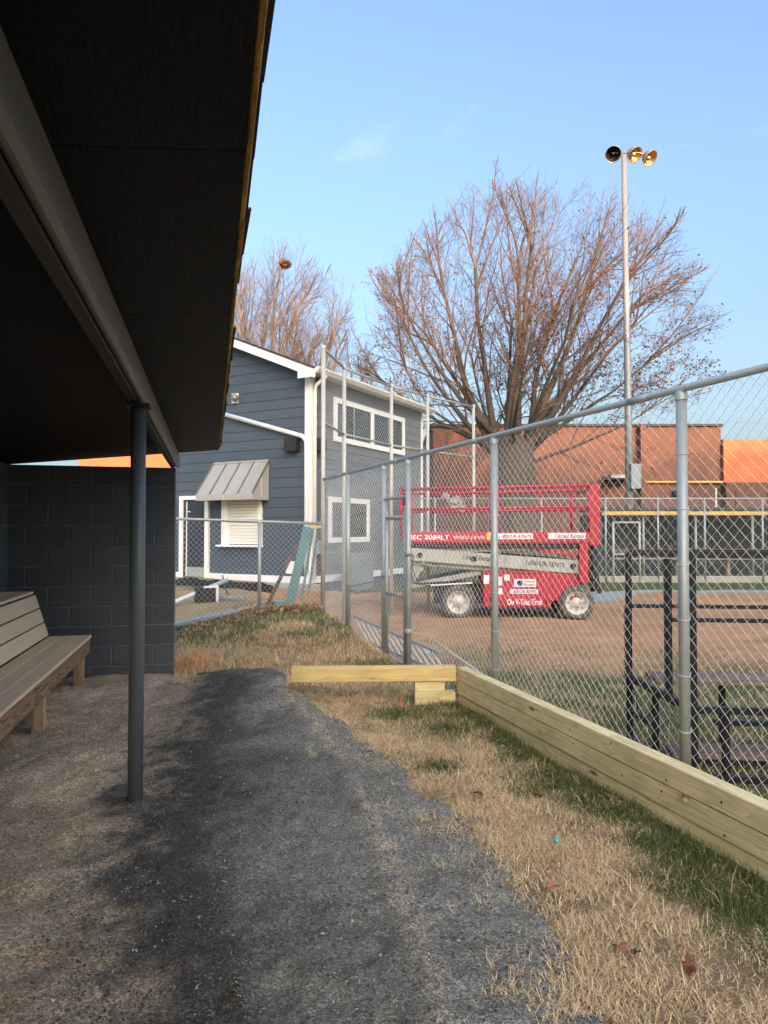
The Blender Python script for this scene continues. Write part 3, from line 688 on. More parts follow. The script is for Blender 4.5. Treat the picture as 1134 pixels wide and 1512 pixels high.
# ------------------------------------------------------------------ timber kerb and beam
kerb = empty('timber_kerb', TE, 'long kerb of stacked pale treated timbers under the tall fence', 'kerb')
ztop, th, tw = 0.318, 0.116, 0.09
TL = 7.2
for k in range(3):
    cuts = [(0, TL)] if k == 0 else ([(0, 4.6), (4.6, TL)] if k == 1 else [(0, 1.9), (1.9, 4.4), (4.4, TL)])
    for a, b in cuts:
        z = ztop - th*(k+0.5)
        o_ = TN*(tw/2 + (0.0, 0.004, 0.016)[k])
        tp = bar('timber', MT['timber'], kerb, TE+TDIR*(a+0.002)+o_+Vector((0, 0, z)), TE+TDIR*(b-0.002)+o_+Vector((0, 0, z)), tw, th-0.005, 0.005)
        if k == 2: continue
        u = a+0.12
        while u < min(b, 4.2):
            c_ = TE+TDIR*(u+rng.uniform(-.06, .06))+o_-TN*(tw/2+0.001)+Vector((0, 0, z+rng.uniform(-.035, .035)))
            MB().lathe([(0.0, 0.0), (0.006, 0.0), (0.0075, -0.003)], Matrix.Translation(c_) @ (-TN).to_track_quat('Z', 'Y').to_matrix().to_4x4(), 8).build('screw', MT['dark'], tp)
            u += 0.42
bl, br = Vector((-0.79, 6.095, 0)), Vector((0.615, 6.155, 0))
beamt = bar('timber_beam', MT['timber_y'], None, bl+Vector((0, 0, ztop-0.062)), br+Vector((0, 0, ztop-0.062)), 0.09, 0.127, 0.005)
tag(beamt, 'yellow pine beam lying level across the end of the gravel path', 'timber')
sup = empty('timber_support', (0.42, 6.2, 0), 'short pale timber blocks propping up the yellow pine beam', 'timber')
bar('timber_block', MT['timber'], sup, (0.262, 6.17, 0.145), (0.52, 6.18, 0.145), 0.10, 0.092, 0.004)
bar('timber_block', MT['timber'], sup, (0.262, 6.168, 0.038), (0.61, 6.183, 0.038), 0.105, 0.118, 0.004)

# ------------------------------------------------------------------ blue-grey house
house = empty('house', HK+HL*2+HQ*3+Vector((0, 0, HZ)), 'two storey blue grey house with white trim and bronze awning', 'house')
nL, nR = -HQ, -HL
WL_, WR_ = 4.15, 5.93
def hp(l, q, z): return HK + HL*l + HQ*q + Vector((0, 0, z))
MB().prism([hp(0.02, 0.02, HZ-0.4), hp(WL_-0.02, 0.02, HZ-0.4), hp(WL_-0.02, 0.02, HE+0.2), hp(HRI, 0.02, HE+0.42*HRI-0.03), hp(0.02, 0.02, HE-0.02)], HQ*(WR_-0.04)).build('wall', MT['siding'], house)
CO = 0.232
def lap(P, Q, z0, z1, nrm, mt, P1=None, Q1=None):
    """one lap board; P1,Q1 top corners when the ends are raked"""
    P1 = P1 or P; Q1 = Q1 or Q
    a = [P+nrm*0.0, Q+nrm*0.0, Q+nrm*0.022, P+nrm*0.022]; b = [P1+nrm*0.0, Q1+nrm*0.0, Q1+nrm*0.006, P1+nrm*0.006]
    vs = [v+Vector((0, 0, z0)) for v in a] + [v+Vector((0, 0, z1)) for v in b]
    c = sum(vs, Vector())/8
    M = frame(P, Q); M.translation = c
    mb = MB().add(vs, [(0,1,2,3), (7,6,5,4), (0,4,5,1), (1,5,6,2), (2,6,7,3), (3,7,4,0)])
    return mb.build('siding_board', mt, house, M)
z = HZ+0.12
def rl(zz): return max(0.0, (zz-HE+0.10)/0.42)
def ll(zz): return min(WL_, HRI+(HE+0.42*HRI-zz-0.10)/0.42)
while z < HE+0.42*HRI-0.25:
    z1 = z+CO+0.012
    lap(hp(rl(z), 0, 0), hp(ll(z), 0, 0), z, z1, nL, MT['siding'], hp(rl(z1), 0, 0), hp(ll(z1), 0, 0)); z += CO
z = HZ+0.12
while z < HE-0.05:
    lap(hp(0, 0, 0), hp(0, WR_, 0), z, min(z+CO+0.012, HE), nR, MT['siding_lit']); z += CO
# white base band, corner boards
bar('base_trim', MT['white'], house, hp(-0.03, -0.02, HZ+0.06), hp(WL_, -0.02, HZ+0.06), 0.05, 0.16, 0.004)
bar('base_trim', MT['white'], house, hp(-0.02, -0.02, HZ+0.06), hp(-0.02, WR_, HZ+0.06), 0.05, 0.16, 0.004)
bar('corner_board', MT['white'], house, hp(0.05, -0.035, HZ), hp(0.05, -0.035, HE-0.05), 0.03, 0.16, 0.003, up=HL)
bar('corner_board', MT['cream'], house, hp(-0.035, 0.05, HZ), hp(-0.035, 0.05, HE-0.05), 0.03, 0.13, 0.003, up=HQ)  # white trim, the warm glow on this side put into its cream colour
bar('corner_board', MT['white'], house, hp(-0.035, WR_-0.03, HZ), hp(-0.035, WR_-0.03, HE-0.05), 0.03, 0.10, 0.003, up=HQ)
# roof: two slabs, rake boards, soffit, gutter
OH, OG = 0.32, 0.32
def roofslab(name, mt, l0, z0, l1, z1, th, q0, q1, par=house):
    return MB().prism([hp(l0, q0, z0), hp(l1, q0, z1), hp(l1, q0, z1+th), hp(l0, q0, z0+th)], HQ*(q1-q0)).build(name, mt, par)
zr = HE+0.42*HRI+0.10
rf = roofslab('roof', MT['roofdark'], -OH, HE+0.10-0.42*OH, HRI, zr, 0.06, -OG, WR_+0.25)
roofslab('roof', MT['roofdark'], HRI+0.002, zr, WL_+OH, zr-0.42*(WL_+OH-HRI), 0.06, -OG, WR_+0.25)
roofslab('rake_board', MT['white'], -OH-0.02, HE+0.10-0.42*(OH+0.02)-0.19, HRI-0.003, zr-0.19, 0.19, -OG-0.035, -OG-0.004)
roofslab('rake_board', MT['white'], HRI+0.003, zr-0.19, WL_+OH, zr-0.42*(WL_+OH-HRI)-0.19, 0.19, -OG-0.035, -OG-0.004)
roofslab('soffit', MT['white'], -OH, HE+0.10-0.42*OH-0.03, HRI-0.01, zr-0.03, 0.02, -OG, -0.04)
roofslab('soffit', MT['white'], HRI+0.01, zr-0.03, WL_+OH, zr-0.42*(WL_+OH-HRI)-0.03, 0.02, -OG, -0.04)
MB().box((0, 0, 0), (OH-0.02, WR_+0.5, 0.02), Matrix.Translation(hp(0, -OG, HE-0.06)) @ Matrix((-HL, HQ, Vector((0, 0, 1)))).transposed().to_4x4()).build('eave_soffit', MT['cream'], house)
MB().prism([hp(-OH-0.02, -OG, HE-0.10), hp(-OH-0.06, -OG, HE-0.10), hp(-OH-0.13, -OG, HE-0.02), hp(-OH-0.13, -OG, HE+0.02), hp(-OH-0.02, -OG, HE+0.02)], HQ*(WR_+0.5)).build('gutter', MT['cream'], house)
MB().prism([hp(-OH-0.03, -OG-0.03, HE-0.20), hp(0.12, -OG-0.03, HE-0.20), hp(0.12, -OG-0.03, HE+0.04), hp(-OH-0.03, -OG-0.03, HE-0.03)], HQ*0.03).build('rake_return', MT['white'], house)
# downspouts
MB().tube([hp(-OH-0.05, 0.1, HE-0.10), hp(-0.12, 0.06, HE-0.30), hp(-0.09, 0.05, HE-0.42), hp(-0.09, 0.05, HZ+0.1)], 0.045, 8).build('downspout', MT['cream'], house)
def LF(px, py, dq=0.0):       # point on the gable face (offset dq outwards) seen at a photo pixel
    e = (at(px, py, 1) - Vector((0, 0, CAM_Z))); o = Vector((0, 0, CAM_Z)); n = HQ; P0 = HK - HQ*dq
    k = (P0-o).dot(n)/e.dot(n); return o+e*k
def RF(px, py, dq=0.0):
    e = (at(px, py, 1) - Vector((0, 0, CAM_Z))); o = Vector((0, 0, CAM_Z)); n = HL; P0 = HK - HL*dq
    k = (P0-o).dot(n)/e.dot(n); return o+e*k
a = LF(322, 609, 0.10); b = LF(446, 644, 0.10); cc = LF(452.5, 652, 0.10); dd = LF(452.5, 846, 0.10)
MB().tube([a, b, b*0.4+cc*0.6+Vector((0, 0, 0.02)), cc, dd], 0.055, 10).build('downspout', MT['white'], house)
# awning
A1, A2 = LF(316, 685, 0.03), LF(397, 683, 0.03)                    # top at the wall
depth, drop = 0.62, 0.80
zt_ = (A1.z+A2.z)/2; A1.z = A2.z = zt_
awn = empty('awning', (A1+A2)/2); awn.parent = house; awn.matrix_local = WM[house.name].inverted() @ WM[awn.name]
f1, f2 = A1+nL*depth-Vector((0, 0, drop)), A2+nL*depth-Vector((0, 0, drop))
n = 4
for k in range(n):
    p0, p1 = A1+(A2-A1)*(k/n), A1+(A2-A1)*((k+1)/n); e0, e1 = f1+(f2-f1)*(k/n), f1+(f2-f1)*((k+1)/n)
    MB().prism([p0, p1, e1, e0], (0, 0, 0.015)).build('awning_panel', MT['awning'], awn)
for k in range(n+1):
    p0, e0 = A1+(A2-A1)*(k/n), f1+(f2-f1)*(k/n)
    bar('seam', MT['seam'], awn, p0+Vector((0, 0, 0.025)), e0+Vector((0, 0, 0.025)), 0.026, 0.05, 0.003)
    bar('seam', MT['awning'], awn, e0+nL*0.004+Vector((0, 0, 0.02)), e0+nL*0.004+Vector((0, 0, -0.12)), 0.02, 0.02, 0.003)
bar('valance', MT['awning'], awn, f1-Vector((0, 0, 0.055)), f2-Vector((0, 0, 0.055)), 0.012, 0.13, 0.002)
bar('ridge_flashing', MT['awning'], awn, A1+Vector((0, 0, 0.03)), A2+Vector((0, 0, 0.03)), 0.05, 0.05, 0.004)
for P, e in ((A1, f1), (A2, f2)):
    MB().prism([P, e, e-Vector((0, 0, 0.12)), P-Vector((0, 0, drop+0.12))], HL*0.014).build('side_panel', MT['awning'], awn)
bar('seam', MT['awning'], awn, A2+nL*0.28-Vector((0, 0, 0.36)), A2+nL*0.28-Vector((0, 0, 0.9)), 0.02, 0.02, 0.003)
# serving hatch with roll shutter
win = empty('serving_hatch', LF(357, 806)); win.parent = house; win.matrix_local = WM[house.name].inverted() @ WM[win.name]
w0, w1 = LF(328, 806, 0.05), LF(386, 806, 0.05); zb_ = (w0.z+w1.z)/2; zt2 = zt_-drop+0.02
for P in (w0, w1): P.z = 0
wd = (w1-w0).normalized()
bar('frame', MT['white'], win, w0+wd*0.10+Vector((0, 0, zb_)), w0+wd*0.10+Vector((0, 0, zt2)), 0.09, 0.20, 0.004, up=HL)
bar('frame', MT['white'], win, w1-wd*0.04+Vector((0, 0, zb_)), w1-wd*0.04+Vector((0, 0, zt2)), 0.09, 0.09, 0.004, up=HL)
nsl = 16
for k in range(nsl):
    zz = zb_+0.04+(zt2-zb_-0.04)*(k+0.5)/nsl
    bar('shutter_slat', MT['shutter'], win, w0+wd*0.20+Vector((0, 0, zz))-nL*0.01, w1-wd*0.085+Vector((0, 0, zz))-nL*0.01, 0.03, (zt2-zb_-0.04)/nsl-0.006, 0.006)
bar('sill', MT['white'], win, w0-wd*0.08+Vector((0, 0, zb_))+nL*0.05, w1+wd*0.03+Vector((0, 0, zb_))+nL*0.05, 0.22, 0.05, 0.004)
# door
dr0, dr1 = LF(265, 858, 0.05), LF(308, 858, 0.05); dz0 = HZ; dz1 = LF(286, 738, 0.05).z
for P in (dr0, dr1): P.z = 0
door = empty('door', dr0+Vector((0, 0, HZ))); door.parent = house; door.matrix_local = WM[house.name].inverted() @ WM[door.name]
dvv = (dr1-dr0).normalized()
bar('frame', MT['white'], door, dr0+dvv*0.06+Vector((0, 0, dz0)), dr0+dvv*0.06+Vector((0, 0, dz1)), 0.08, 0.12, 0.004, up=HL)
bar('frame', MT['white'], door, dr1-dvv*0.06+Vector((0, 0, dz0)), dr1-dvv*0.06+Vector((0, 0, dz1)), 0.08, 0.12, 0.004, up=HL)
bar('frame', MT['white'], door, dr0+Vector((0, 0, dz1+0.05)), dr1+Vector((0, 0, dz1+0.05)), 0.09, 0.10, 0.004)
bar('leaf', MT['door'], door, dr0+dvv*0.12+Vector((0, 0, (dz0+dz1)/2))-nL*0.02, dr1-dvv*0.12+Vector((0, 0, (dz0+dz1)/2))-nL*0.02, 0.04, dz1-dz0, 0.003)
bar('kick_plate', MT['galv'], door, dr0+dvv*0.2+Vector((0, 0, dz0+0.16))+nL*0.005, dr1-dvv*0.16+Vector((0, 0, dz0+0.16))+nL*0.005, 0.012, 0.24, 0.002)
bar('hinge_strip', MT['white'], door, dr0+dvv*0.24+Vector((0, 0, dz0+0.05))+nL*0.01, dr0+dvv*0.24+Vector((0, 0, dz1-0.05))+nL*0.01, 0.02, 0.025, 0.002, up=HL)
bar('closer', MT['white'], door, dr0+dvv*0.25+Vector((0, 0, dz1-0.3))+nL*0.03, dr0+dvv*0.37+Vector((0, 0, dz1-0.3))+nL*0.03, 0.03, 0.025, 0.002)
# small fittings on the gable face
v0 = LF(349, 588, 0.04)
MB().box((-0.10, -0.05, -0.12), (0.10, 0.0, 0.12), frame(v0, v0+HL*0.1)).build('wall_vent', MT['white'], house)
MB().lathe([(0.0, 0.12), (0.06, 0.11), (0.085, 0.05), (0.085, 0.0)], Matrix.Translation(v0+nL*0.05) @ Matrix.Rotation(math.pi/2, 4, 'X') @ Matrix.Scale(1.1, 4), 12).build('vent_hood', MT['dullmetal'], house)
l0 = LF(434, 657, 0.10); MB().box((-0.17, -0.09, -0.15), (0.17, 0.10, 0.15), frame(l0, l0+HL*0.1)).build('wall_lamp', MT['dark'], house)
l0 = RF(471, 657, 0.12); MB().box((-0.14, -0.1, -0.14), (0.14, 0.12, 0.14), frame(l0, l0+HQ*0.1)).build('wall_lamp', MT['dark'], house)
l0 = LF(433, 838, 0.10); MB().box((-0.12, -0.06, -0.14), (0.12, 0.06, 0.14), frame(l0, l0+HL*0.1)).build('meter_box', MT['white'], house)
l0 = RF(467, 808, 0.10); MB().box((-0.13, -0.06, -0.16), (0.13, 0.06, 0.16), frame(l0, l0+HQ*0.1)).build('meter_box', MT['greyboard'], house)
# windows of the long side
def window(x0, y0, x1, y1, lites, label=None):
    """px corners: top-left, bottom-right along the receding wall"""
    a, b = RF(x0, y0, 0.0), RF(x1, y1, 0.0)
    q0, q1 = (a-HK).dot(HQ), (b-HK).dot(HQ)
    za = a.z; zb2 = RF(x1, y1).z
    o = empty('window', hp(0, (q0+q1)/2, zb2)); o.parent = house; o.matrix_local = WM[house.name].inverted() @ WM[o.name]
    fw = 0.13; P = lambda q, z_, d: hp(-d, q, z_)
    bar('frame', MT['white'], o, P(q0, za-fw/2, 0.045), P(q1, za-fw/2, 0.045), 0.05, fw, 0.004)
    bar('frame', MT['white'], o, P(q0, zb2+fw/2, 0.045), P(q1, zb2+fw/2, 0.045), 0.05, fw, 0.004)
    for q in (q0+fw/2, q1-fw/2):
        bar('frame', MT['white'], o, P(q, zb2+fw+0.002, 0.045), P(q, za-fw-0.002, 0.045), 0.05, fw, 0.004, up=HQ)
    for i in range(1, lites):
        q = q0+(q1-q0)*i/lites
        bar('mullion', MT['white'], o, P(q, zb2+fw+0.002, 0.043), P(q, za-fw-0.002, 0.043), 0.045, 0.16 if (lites == 2) else 0.05, 0.004, up=HQ)
    for i in range(lites):
        qa, qb = q0+(q1-q0)*i/lites+0.06, q0+(q1-q0)*(i+1)/lites-0.06
        bar('pane', MT['glass'], o, P(qa, (za+zb2)/2, 0.034), P(qb, (za+zb2)/2, 0.034), 0.008, za-zb2-2*fw+0.02, 0.0)
        if lites == 2: bar('sash_bar', MT['greyboard'], o, P((qa+qb)/2, zb2+fw, 0.045), P((qa+qb)/2, za-fw, 0.045), 0.02, 0.035, 0.002, up=HQ)
window(491, 586, 595, 673, 2)
window(483, 733, 543, 800, 1)

# ------------------------------------------------------------------ scissor lift
LX0, LY, LZ = 0.263, 12.0, -0.01
yaw = R(-4.0)
LR = Matrix.Translation((1.95, LY, LZ)) @ Matrix.Rotation(yaw, 4, 'Z') @ Matrix.Translation((-1.95, -LY, -LZ))
lift = empty('scissor_lift', (1.95, LY+0.8, LZ), 'red scissor lift with pale grey folded arms parked on the infield dirt', 'lift')
def lx(px): return (px-567)/FPX*LY
def lz(py): return CAM_Z+(785-py)/FPX*LY
def lbox(name, mt, x0, x1, y0, y1, z0, z1, par=None, bev=0.008):
    M = LR @ Matrix.Translation(((x0+x1)/2, (y0+y1)/2, (z0+z1)/2))
    return obj(name, boxmesh(x1-x0, y1-y0, z1-z0, bev, mt), mt, par or lift, M)
def lbar(name, mt, p, q, w, h, par=None, bev=0.006):
    p, q = LR @ Vector(p), LR @ Vector(q)
    return bar(name, mt, par or lift, p, q, w, h, bev)
W = 1.55; y0 = LY; y1 = LY+W
chs = lbox('chassis', MT['dark'], lx(640), lx(868), y0+0.25, y1-0.25, 0.24, 0.52)
lbox('fender', MT['red'], lx(812), lx(858), y0+0.10, y0+0.25, 0.30, lz(843), None, 0.01)
lbox('engine_cover', MT['red'], lx(713), lx(812), y0-0.02, y0+0.45, lz(896), lz(843), None, 0.02)
lbox('engine_cover', MT['red'], lx(713), lx(812), y1-0.45, y1+0.02, lz(896), lz(843), None, 0.02)
for wx, yy in ((lx(677), y0+0.02), (lx(850), y0+0.02), (lx(677), y1-0.32), (lx(850), y1-0.32)):
    C_ = LR @ Vector((wx, yy, LZ+0.285)); rot = Matrix.Rotation(yaw, 4, 'Z') @ Matrix.Rotation(-math.pi/2, 4, 'X')
    whl = empty('wheel', C_); whl.parent = lift; whl.matrix_local = WM[lift.name].inverted() @ WM[whl.name]
    Mw = Matrix.Translation(C_) @ rot
    MB().lathe([(0.19, 0.02), (0.205, 0.0), (0.25, 0.0), (0.28, 0.03), (0.285, 0.08), (0.285, 0.24), (0.27, 0.29), (0.2, 0.30)], Mw, 28).build('tyre', MT['rubber'], whl)
    rim = MB().lathe([(0.195, 0.015), (0.175, 0.02), (0.165, 0.075), (0.09, 0.085), (0.075, 0.045), (0.0, 0.04)], Mw, 28).build('rim', MT['rim'], whl)
    for k in range(8):
        an = k*math.pi/4; MB().lathe([(0.017, 0.06), (0.017, 0.085)], Mw @ Matrix.Translation((0.125*math.cos(an), 0.125*math.sin(an), 0)), 8).build('wheel_nut', MT['dark'], rim)
    mbk = MB()
    for k in range(22):
        an = 2*math.pi*k/22
        Mk = Mw @ Matrix.Rotation(an, 4, 'Z')
        mbk.box((0.275, -0.022, 0.05), (0.297, 0.022, 0.15), Mk); mbk.box((0.275, 0.018, 0.15), (0.297, 0.06, 0.27), Mk)
    mbk.build('tread', MT['rubber'], whl)
# scissor arms, near and far side
for k, (yy, s_) in enumerate(((y0+0.10, 1), (y1-0.18, 1))):
    lbar('scissor_arm', MT['armgrey'], (lx(598), yy, lz(818)), (lx(862), yy, lz(838)), 0.06, 0.22)
    lbar('scissor_arm', MT['armgrey'], (lx(598), yy+0.08, lz(815)), (lx(862), yy+0.08, lz(806)), 0.05, 0.10)
    lbar('scissor_arm', MT['armgrey'], (lx(598), yy+0.09, lz(830)), (lx(862), yy+0.09, lz(852)), 0.05, 0.09)
    lbar('scissor_arm', MT['red'], (lx(780), yy-0.01+0.05, lz(807)), (lx(862), yy+0.04, lz(823)), 0.05, 0.06)
    lbar('scissor_arm', MT['armgrey'], (lx(604), yy+0.16, lz(868)), (lx(712), yy+0.16, lz(846)), 0.05, 0.09)
lbar('cross_tube', MT['armgrey'], (lx(625), y0+0.1, lz(832)), (lx(625), y1-0.1, lz(832)), 0.06, 0.06)
lbar('cross_tube', MT['armgrey'], (lx(845), y0+0.1, lz(850)), (lx(845), y1-0.1, lz(850)), 0.06, 0.06)
lbar('lift_rod', MT['decal'], (lx(636), y0+0.05, lz(865)), (lx(698), y0+0.05, lz(861)), 0.025, 0.025)
mb = MB().prism([LR @ Vector((lx(597), y0+0.2, lz(822))), LR @ Vector((lx(628), y0+0.2, lz(833))), LR @ Vector((lx(610), y0+0.2, lz(864))), LR @ Vector((lx(598), y0+0.2, lz(868)))], (0, 0.9, 0)).build('hinge_bracket', MT['armgrey'], lift)
# platform
plat = lbox('platform_deck', MT['red'], lx(598), lx(878), y0+0.01, y1-0.01, lz(803), lz(795), None, 0.004)
for yy in (y0-0.015, y1-0.015):
    lbox('toe_board', MT['red'], lx(598), lx(880), yy, yy+0.03, lz(801), lz(785), plat, 0.004)
for xx in (lx(600), lx(872)): lbox('toe_board', MT['red'], xx, xx+0.03, y0+0.03, y1-0.03, lz(795), lz(785), plat, 0.003)
rails = empty('guard_rail', LR @ Vector((lx(740), LY+0.7, lz(785)))); rails.parent = lift; rails.matrix_local = WM[lift.name].inverted() @ WM[rails.name]
def rtube(name, p, q, r, par=rails): return MB().tube([LR @ Vector(p), LR @ Vector(q)], r, 10).build(name, MT['red'], par)
for yy in (y0, y1):
    rtube('top_rail', (lx(590), yy, lz(722)), (lx(884), yy, lz(717)), 0.028)
    rtube('mid_rail', (lx(603), yy, lz(752)), (lx(876), yy, lz(749)), 0.024)
    for px in (604, 735, 868): rtube('upright', (lx(px), yy, lz(722)), (lx(px), yy, lz(786)), 0.026)
    rtube('upright', (lx(592), yy, lz(722)), (lx(592), yy, lz(798)), 0.024)
for xx in (lx(592), lx(880)):
    for zz in (lz(721), lz(751)): rtube('end_rail', (xx, y0, zz), (xx, y1, zz), 0.024)
lbox('control_box', MT['dark'], lx(590), lx(600), y0+0.02, y0+0.2, lz(745), lz(728))
lbox('end_panel', MT['red'], lx(868), lx(883), y0-0.03, y0+0.10, lz(806), lz(716), None, 0.012)
lbox('end_post', MT['red'], lx(853), lx(866), y0-0.02, y0+0.12, lz(860), lz(802), None, 0.01)
lbar('ladder_stile', MT['dark'], (lx(873), y0+0.15, lz(804)), (lx(884), y0+0.15, lz(876)), 0.07, 0.06)
lbar('ladder_stile', MT['dark'], (lx(873), y0+0.6, lz(804)), (lx(884), y0+0.6, lz(876)), 0.07, 0.06)
for f in (0.25, 0.5, 0.75, 0.95): lbar('ladder_rung', MT['dark'], (lx(873+11*f), y0+0.15, lz(804+72*f)), (lx(873+11*f), y0+0.6, lz(804+72*f)), 0.04, 0.03)
lbox('deck_shade_strip', MT['dark'], lx(602), lx(862), y0+0.04, y1-0.04, lz(808), lz(803.2), None, 0.004)  # dark strip standing in for the shade under the deck
for k, (a, b) in enumerate(((604, 640), (610, 655), (606, 690))):
    MB().tube([LR @ Vector(v) for v in ((lx(a), y0+0.06, lz(812+8*k)), (lx(a)-0.02, y0+0.03, lz(840)), (lx(a)+0.08, y0+0.02, lz(862)), (lx(b), y0+0.06, lz(866-4*k)))], 0.012, 6).build('hose', MT['dark'], lift)
for px, py in ((722, 882), (803, 884)): lbox('cover_latch', MT['dark'], lx(px), lx(px+4), y0-0.03, y0-0.02, lz(py+6), lz(py))
lbox('cover_seam', MT['dark'], lx(713.5), lx(811.5), y0-0.0225, y0-0.0205, lz(847), lz(846.2), None, 0.0)
for px in (620, 700, 845): MB().lathe([(0.0, 0.0), (0.045, 0.0), (0.045, 0.03)], LR @ Matrix.Translation((lx(px), y0+0.07, lz(820+(px-620)*0.07))) @ Matrix.Rotation(math.pi/2, 4, 'X'), 12).build('pivot_pin', MT['dark'], lift)
# the clutter on the platform
mb = MB(); cp = LR @ Vector((lx(670), y0+0.3, lz(745)))
for k in range(8):
    p = cp + Vector((rng.gauss(0, 0.07), rng.gauss(0, 0.05), rng.gauss(0.1, 0.09))); mb.box((-0.06, -0.05, -0.04), (0.06, 0.05, 0.05), Matrix.Translation(p) @ Matrix.Rotation(rng.random()*3, 4, 'Y'))
mb.build('rolled_cover', MT['armgrey'], lift)
# lettering
def text(s, px0, px1, py, ypos, mt, par, hpx, slope=0.0, shear=0.0, bold=0.0):
    cu = bpy.data.curves.new('lettering', 'FONT'); cu.body = s; cu.size = 1.0; cu.shear = shear; cu.align_x = 'CENTER'; cu.align_y = 'CENTER'; cu.extrude = 0.0; cu.offset = bold
    to = bpy.data.objects.new('lettering_tmp', cu); COL.objects.link(to)
    bpy.context.view_layer.update()
    me = bpy.data.meshes.new_from_object(to.evaluated_get(bpy.context.evaluated_depsgraph_get()))
    bpy.data.objects.remove(to); bpy.data.curves.remove(cu)
    co = np.array([v.co[:] for v in me.vertices]); w = np.ptp(co[:, 0]); h = np.ptp(co[:, 1])
    cx, cy = (co[:, 0].max()+co[:, 0].min())/2, (co[:, 1].max()+co[:, 1].min())/2
    wx = lx(px1)-lx(px0); hh = hpx/FPX*LY
    M = LR @ Matrix.Translation(((lx(px0)+lx(px1))/2, ypos, lz(py))) @ Matrix.Rotation(math.pi/2, 4, 'X') @ Matrix.Rotation(slope, 4, 'Z') @ Matrix.Diagonal((wx/w, hh/h, 1, 1)) @ Matrix.Translation((-cx, -cy, 0))
    me.transform(M); c0 = Vector(np.array([v.co[:] for v in me.vertices]).mean(axis=0)); me.transform(Matrix.Translation(-c0))
    me.materials.clear()
    return obj('lettering', me, mt, par, Matrix.Translation(c0))
def plate(px0, px1, py0, py1, ypos, par, mt=None): return lbox('decal_plate', mt or MT['decal'], lx(px0), lx(px1), ypos, ypos+0.004, lz(py1), lz(py0), par, 0.0)
yf = y0-0.017
text('MEC 3084LT', 600, 664, 793.5, yf, MT['decal'], plat, 7, shear=0.1, bold=0.02)
text('SPEED LEVEL', 670, 718, 793.5, yf, MT['decal'], plat, 4.5)
plate(735, 786, 787.5, 796, yf-0.004, plat); text('1-800-UR-RENTS', 737, 784, 792, yf-0.006, MT['inkblue'], plat, 5.5, shear=0.2, bold=0.012)
plate(808, 862, 787, 795.5, yf-0.004, plat); text('United Rentals', 819, 860, 791.5, yf-0.006, MT['inkblue'], plat, 6, shear=0.2, bold=0.012)
plate(718.5, 730, 786, 797, yf-0.004, plat, MT['yellow'])
ya = y0+0.066
text('United Rentals', 684, 728, 824, ya, MT['dark'], lift, 7, slope=-0.075, shear=0.2, bold=0.012)
text('1-800-UR-RENTS', 776, 833, 832.5, ya, MT['dark'], lift, 7, slope=-0.075, shear=0.2, bold=0.012)
yc = y0-0.024
cov = [o for o in lift.children if o.name.startswith('engine_cover')][0]
plate(758, 790, 854.5, 866, yc, cov); text('United\nRentals', 772, 788, 860.3, yc-0.003, MT['inkblue'], cov, 8, bold=0.012)
MB().lathe([(0.0, 0.0), (0.048, 0.0), (0.048, 0.004)], LR @ Matrix.Translation((lx(766.5), yc-0.004, lz(860.3))) @ Matrix.Rotation(math.pi/2, 4, 'X'), 16).build('emblem', MT['inkblue'], cov)
plate(752, 793, 869.5, 876, yc, cov); text('1-800-UR-RENTS', 754, 791, 872.8, yc-0.003, MT['inkblue'], cov, 4.5, shear=0.2, bold=0.012)
text('Ou V-Trac Tred', 748, 798, 888, yc, MT['decal'], cov, 8.5, bold=0.03)
plate(714, 722, 849, 862, yc, cov); plate(735.5, 741, 868, 877, yc, cov); plate(744, 752, 848, 857, yc, cov); plate(732, 741, 851, 864, yc, cov, MT['shutter'])

# ------------------------------------------------------------------ bleacher frame beyond the fence
bl_ = empty('bleacher_frame', (1.9, 4.6, 0), 'black steel bleacher frame with guard rails close behind the fence post', 'bleacher')
A_ = Vector((1.714, 5.0, 0)); C2 = Vector((1.79, 4.15, 0)); B_ = Vector((1.79, 4.5, 0)); RX = Vector((0.995, -0.10, 0))
Vz = lambda z: Vector((0, 0, z))
def bb(name, p, q, w=0.045, h=0.045, mt='blackmetal'):
    k = 0.82 if mt == 'blackmetal' else 1.0
    return bar(name, MT[mt], bl_, p, q, w*k, h*k, 0.003)
bb('upright', A_+Vz(0.0), A_+Vz(1.32), 0.05, 0.03); bb('upright', B_+Vz(0.43), B_+Vz(1.30), 0.055, 0.03); bb('upright', C2+Vz(0.0), C2+Vz(1.33), 0.055, 0.035)
bb('guard_rail', A_+Vz(1.325), A_+RX*3.2+Vz(1.325), 0.03, 0.05); bb('guard_rail', C2+Vz(1.335), C2+RX*3.2+Vz(1.335), 0.03, 0.05)
bb('guard_rail', A_+Vz(0.95), A_+RX*3.2+Vz(0.95), 0.025, 0.032); bb('guard_rail', B_+Vz(0.915), B_+RX*3.2+Vz(0.915), 0.025, 0.032)
bb('side_bar', A_+Vz(0.455), C2+Vz(0.435), 0.04, 0.06); bb('side_bar', A_+Vz(0.22), A_+(C2-A_)*0.45+Vz(0.22), 0.04, 0.04)
bb('side_bar', A_+Vz(0.035), C2+Vz(0.035), 0.05, 0.05)
bb('seat_rail', C2+Vz(0.44), C2+RX*3.2+Vz(0.44), 0.05, 0.05); bb('foot_rail', C2+Vz(0.05), C2+RX*3.2+Vz(0.05), 0.05, 0.05)
bb('leg', A_+(C2-A_)*0.45+Vz(0), A_+(C2-A_)*0.45+Vz(0.44), 0.05, 0.03)
bb('leg', C2+RX*0.18+Vz(0.0), C2+RX*0.18+Vz(0.44), 0.045, 0.045); bb('leg', A_+RX*0.62+Vz(0.02), A_+RX*0.62+Vz(0.44), 0.05, 0.03)
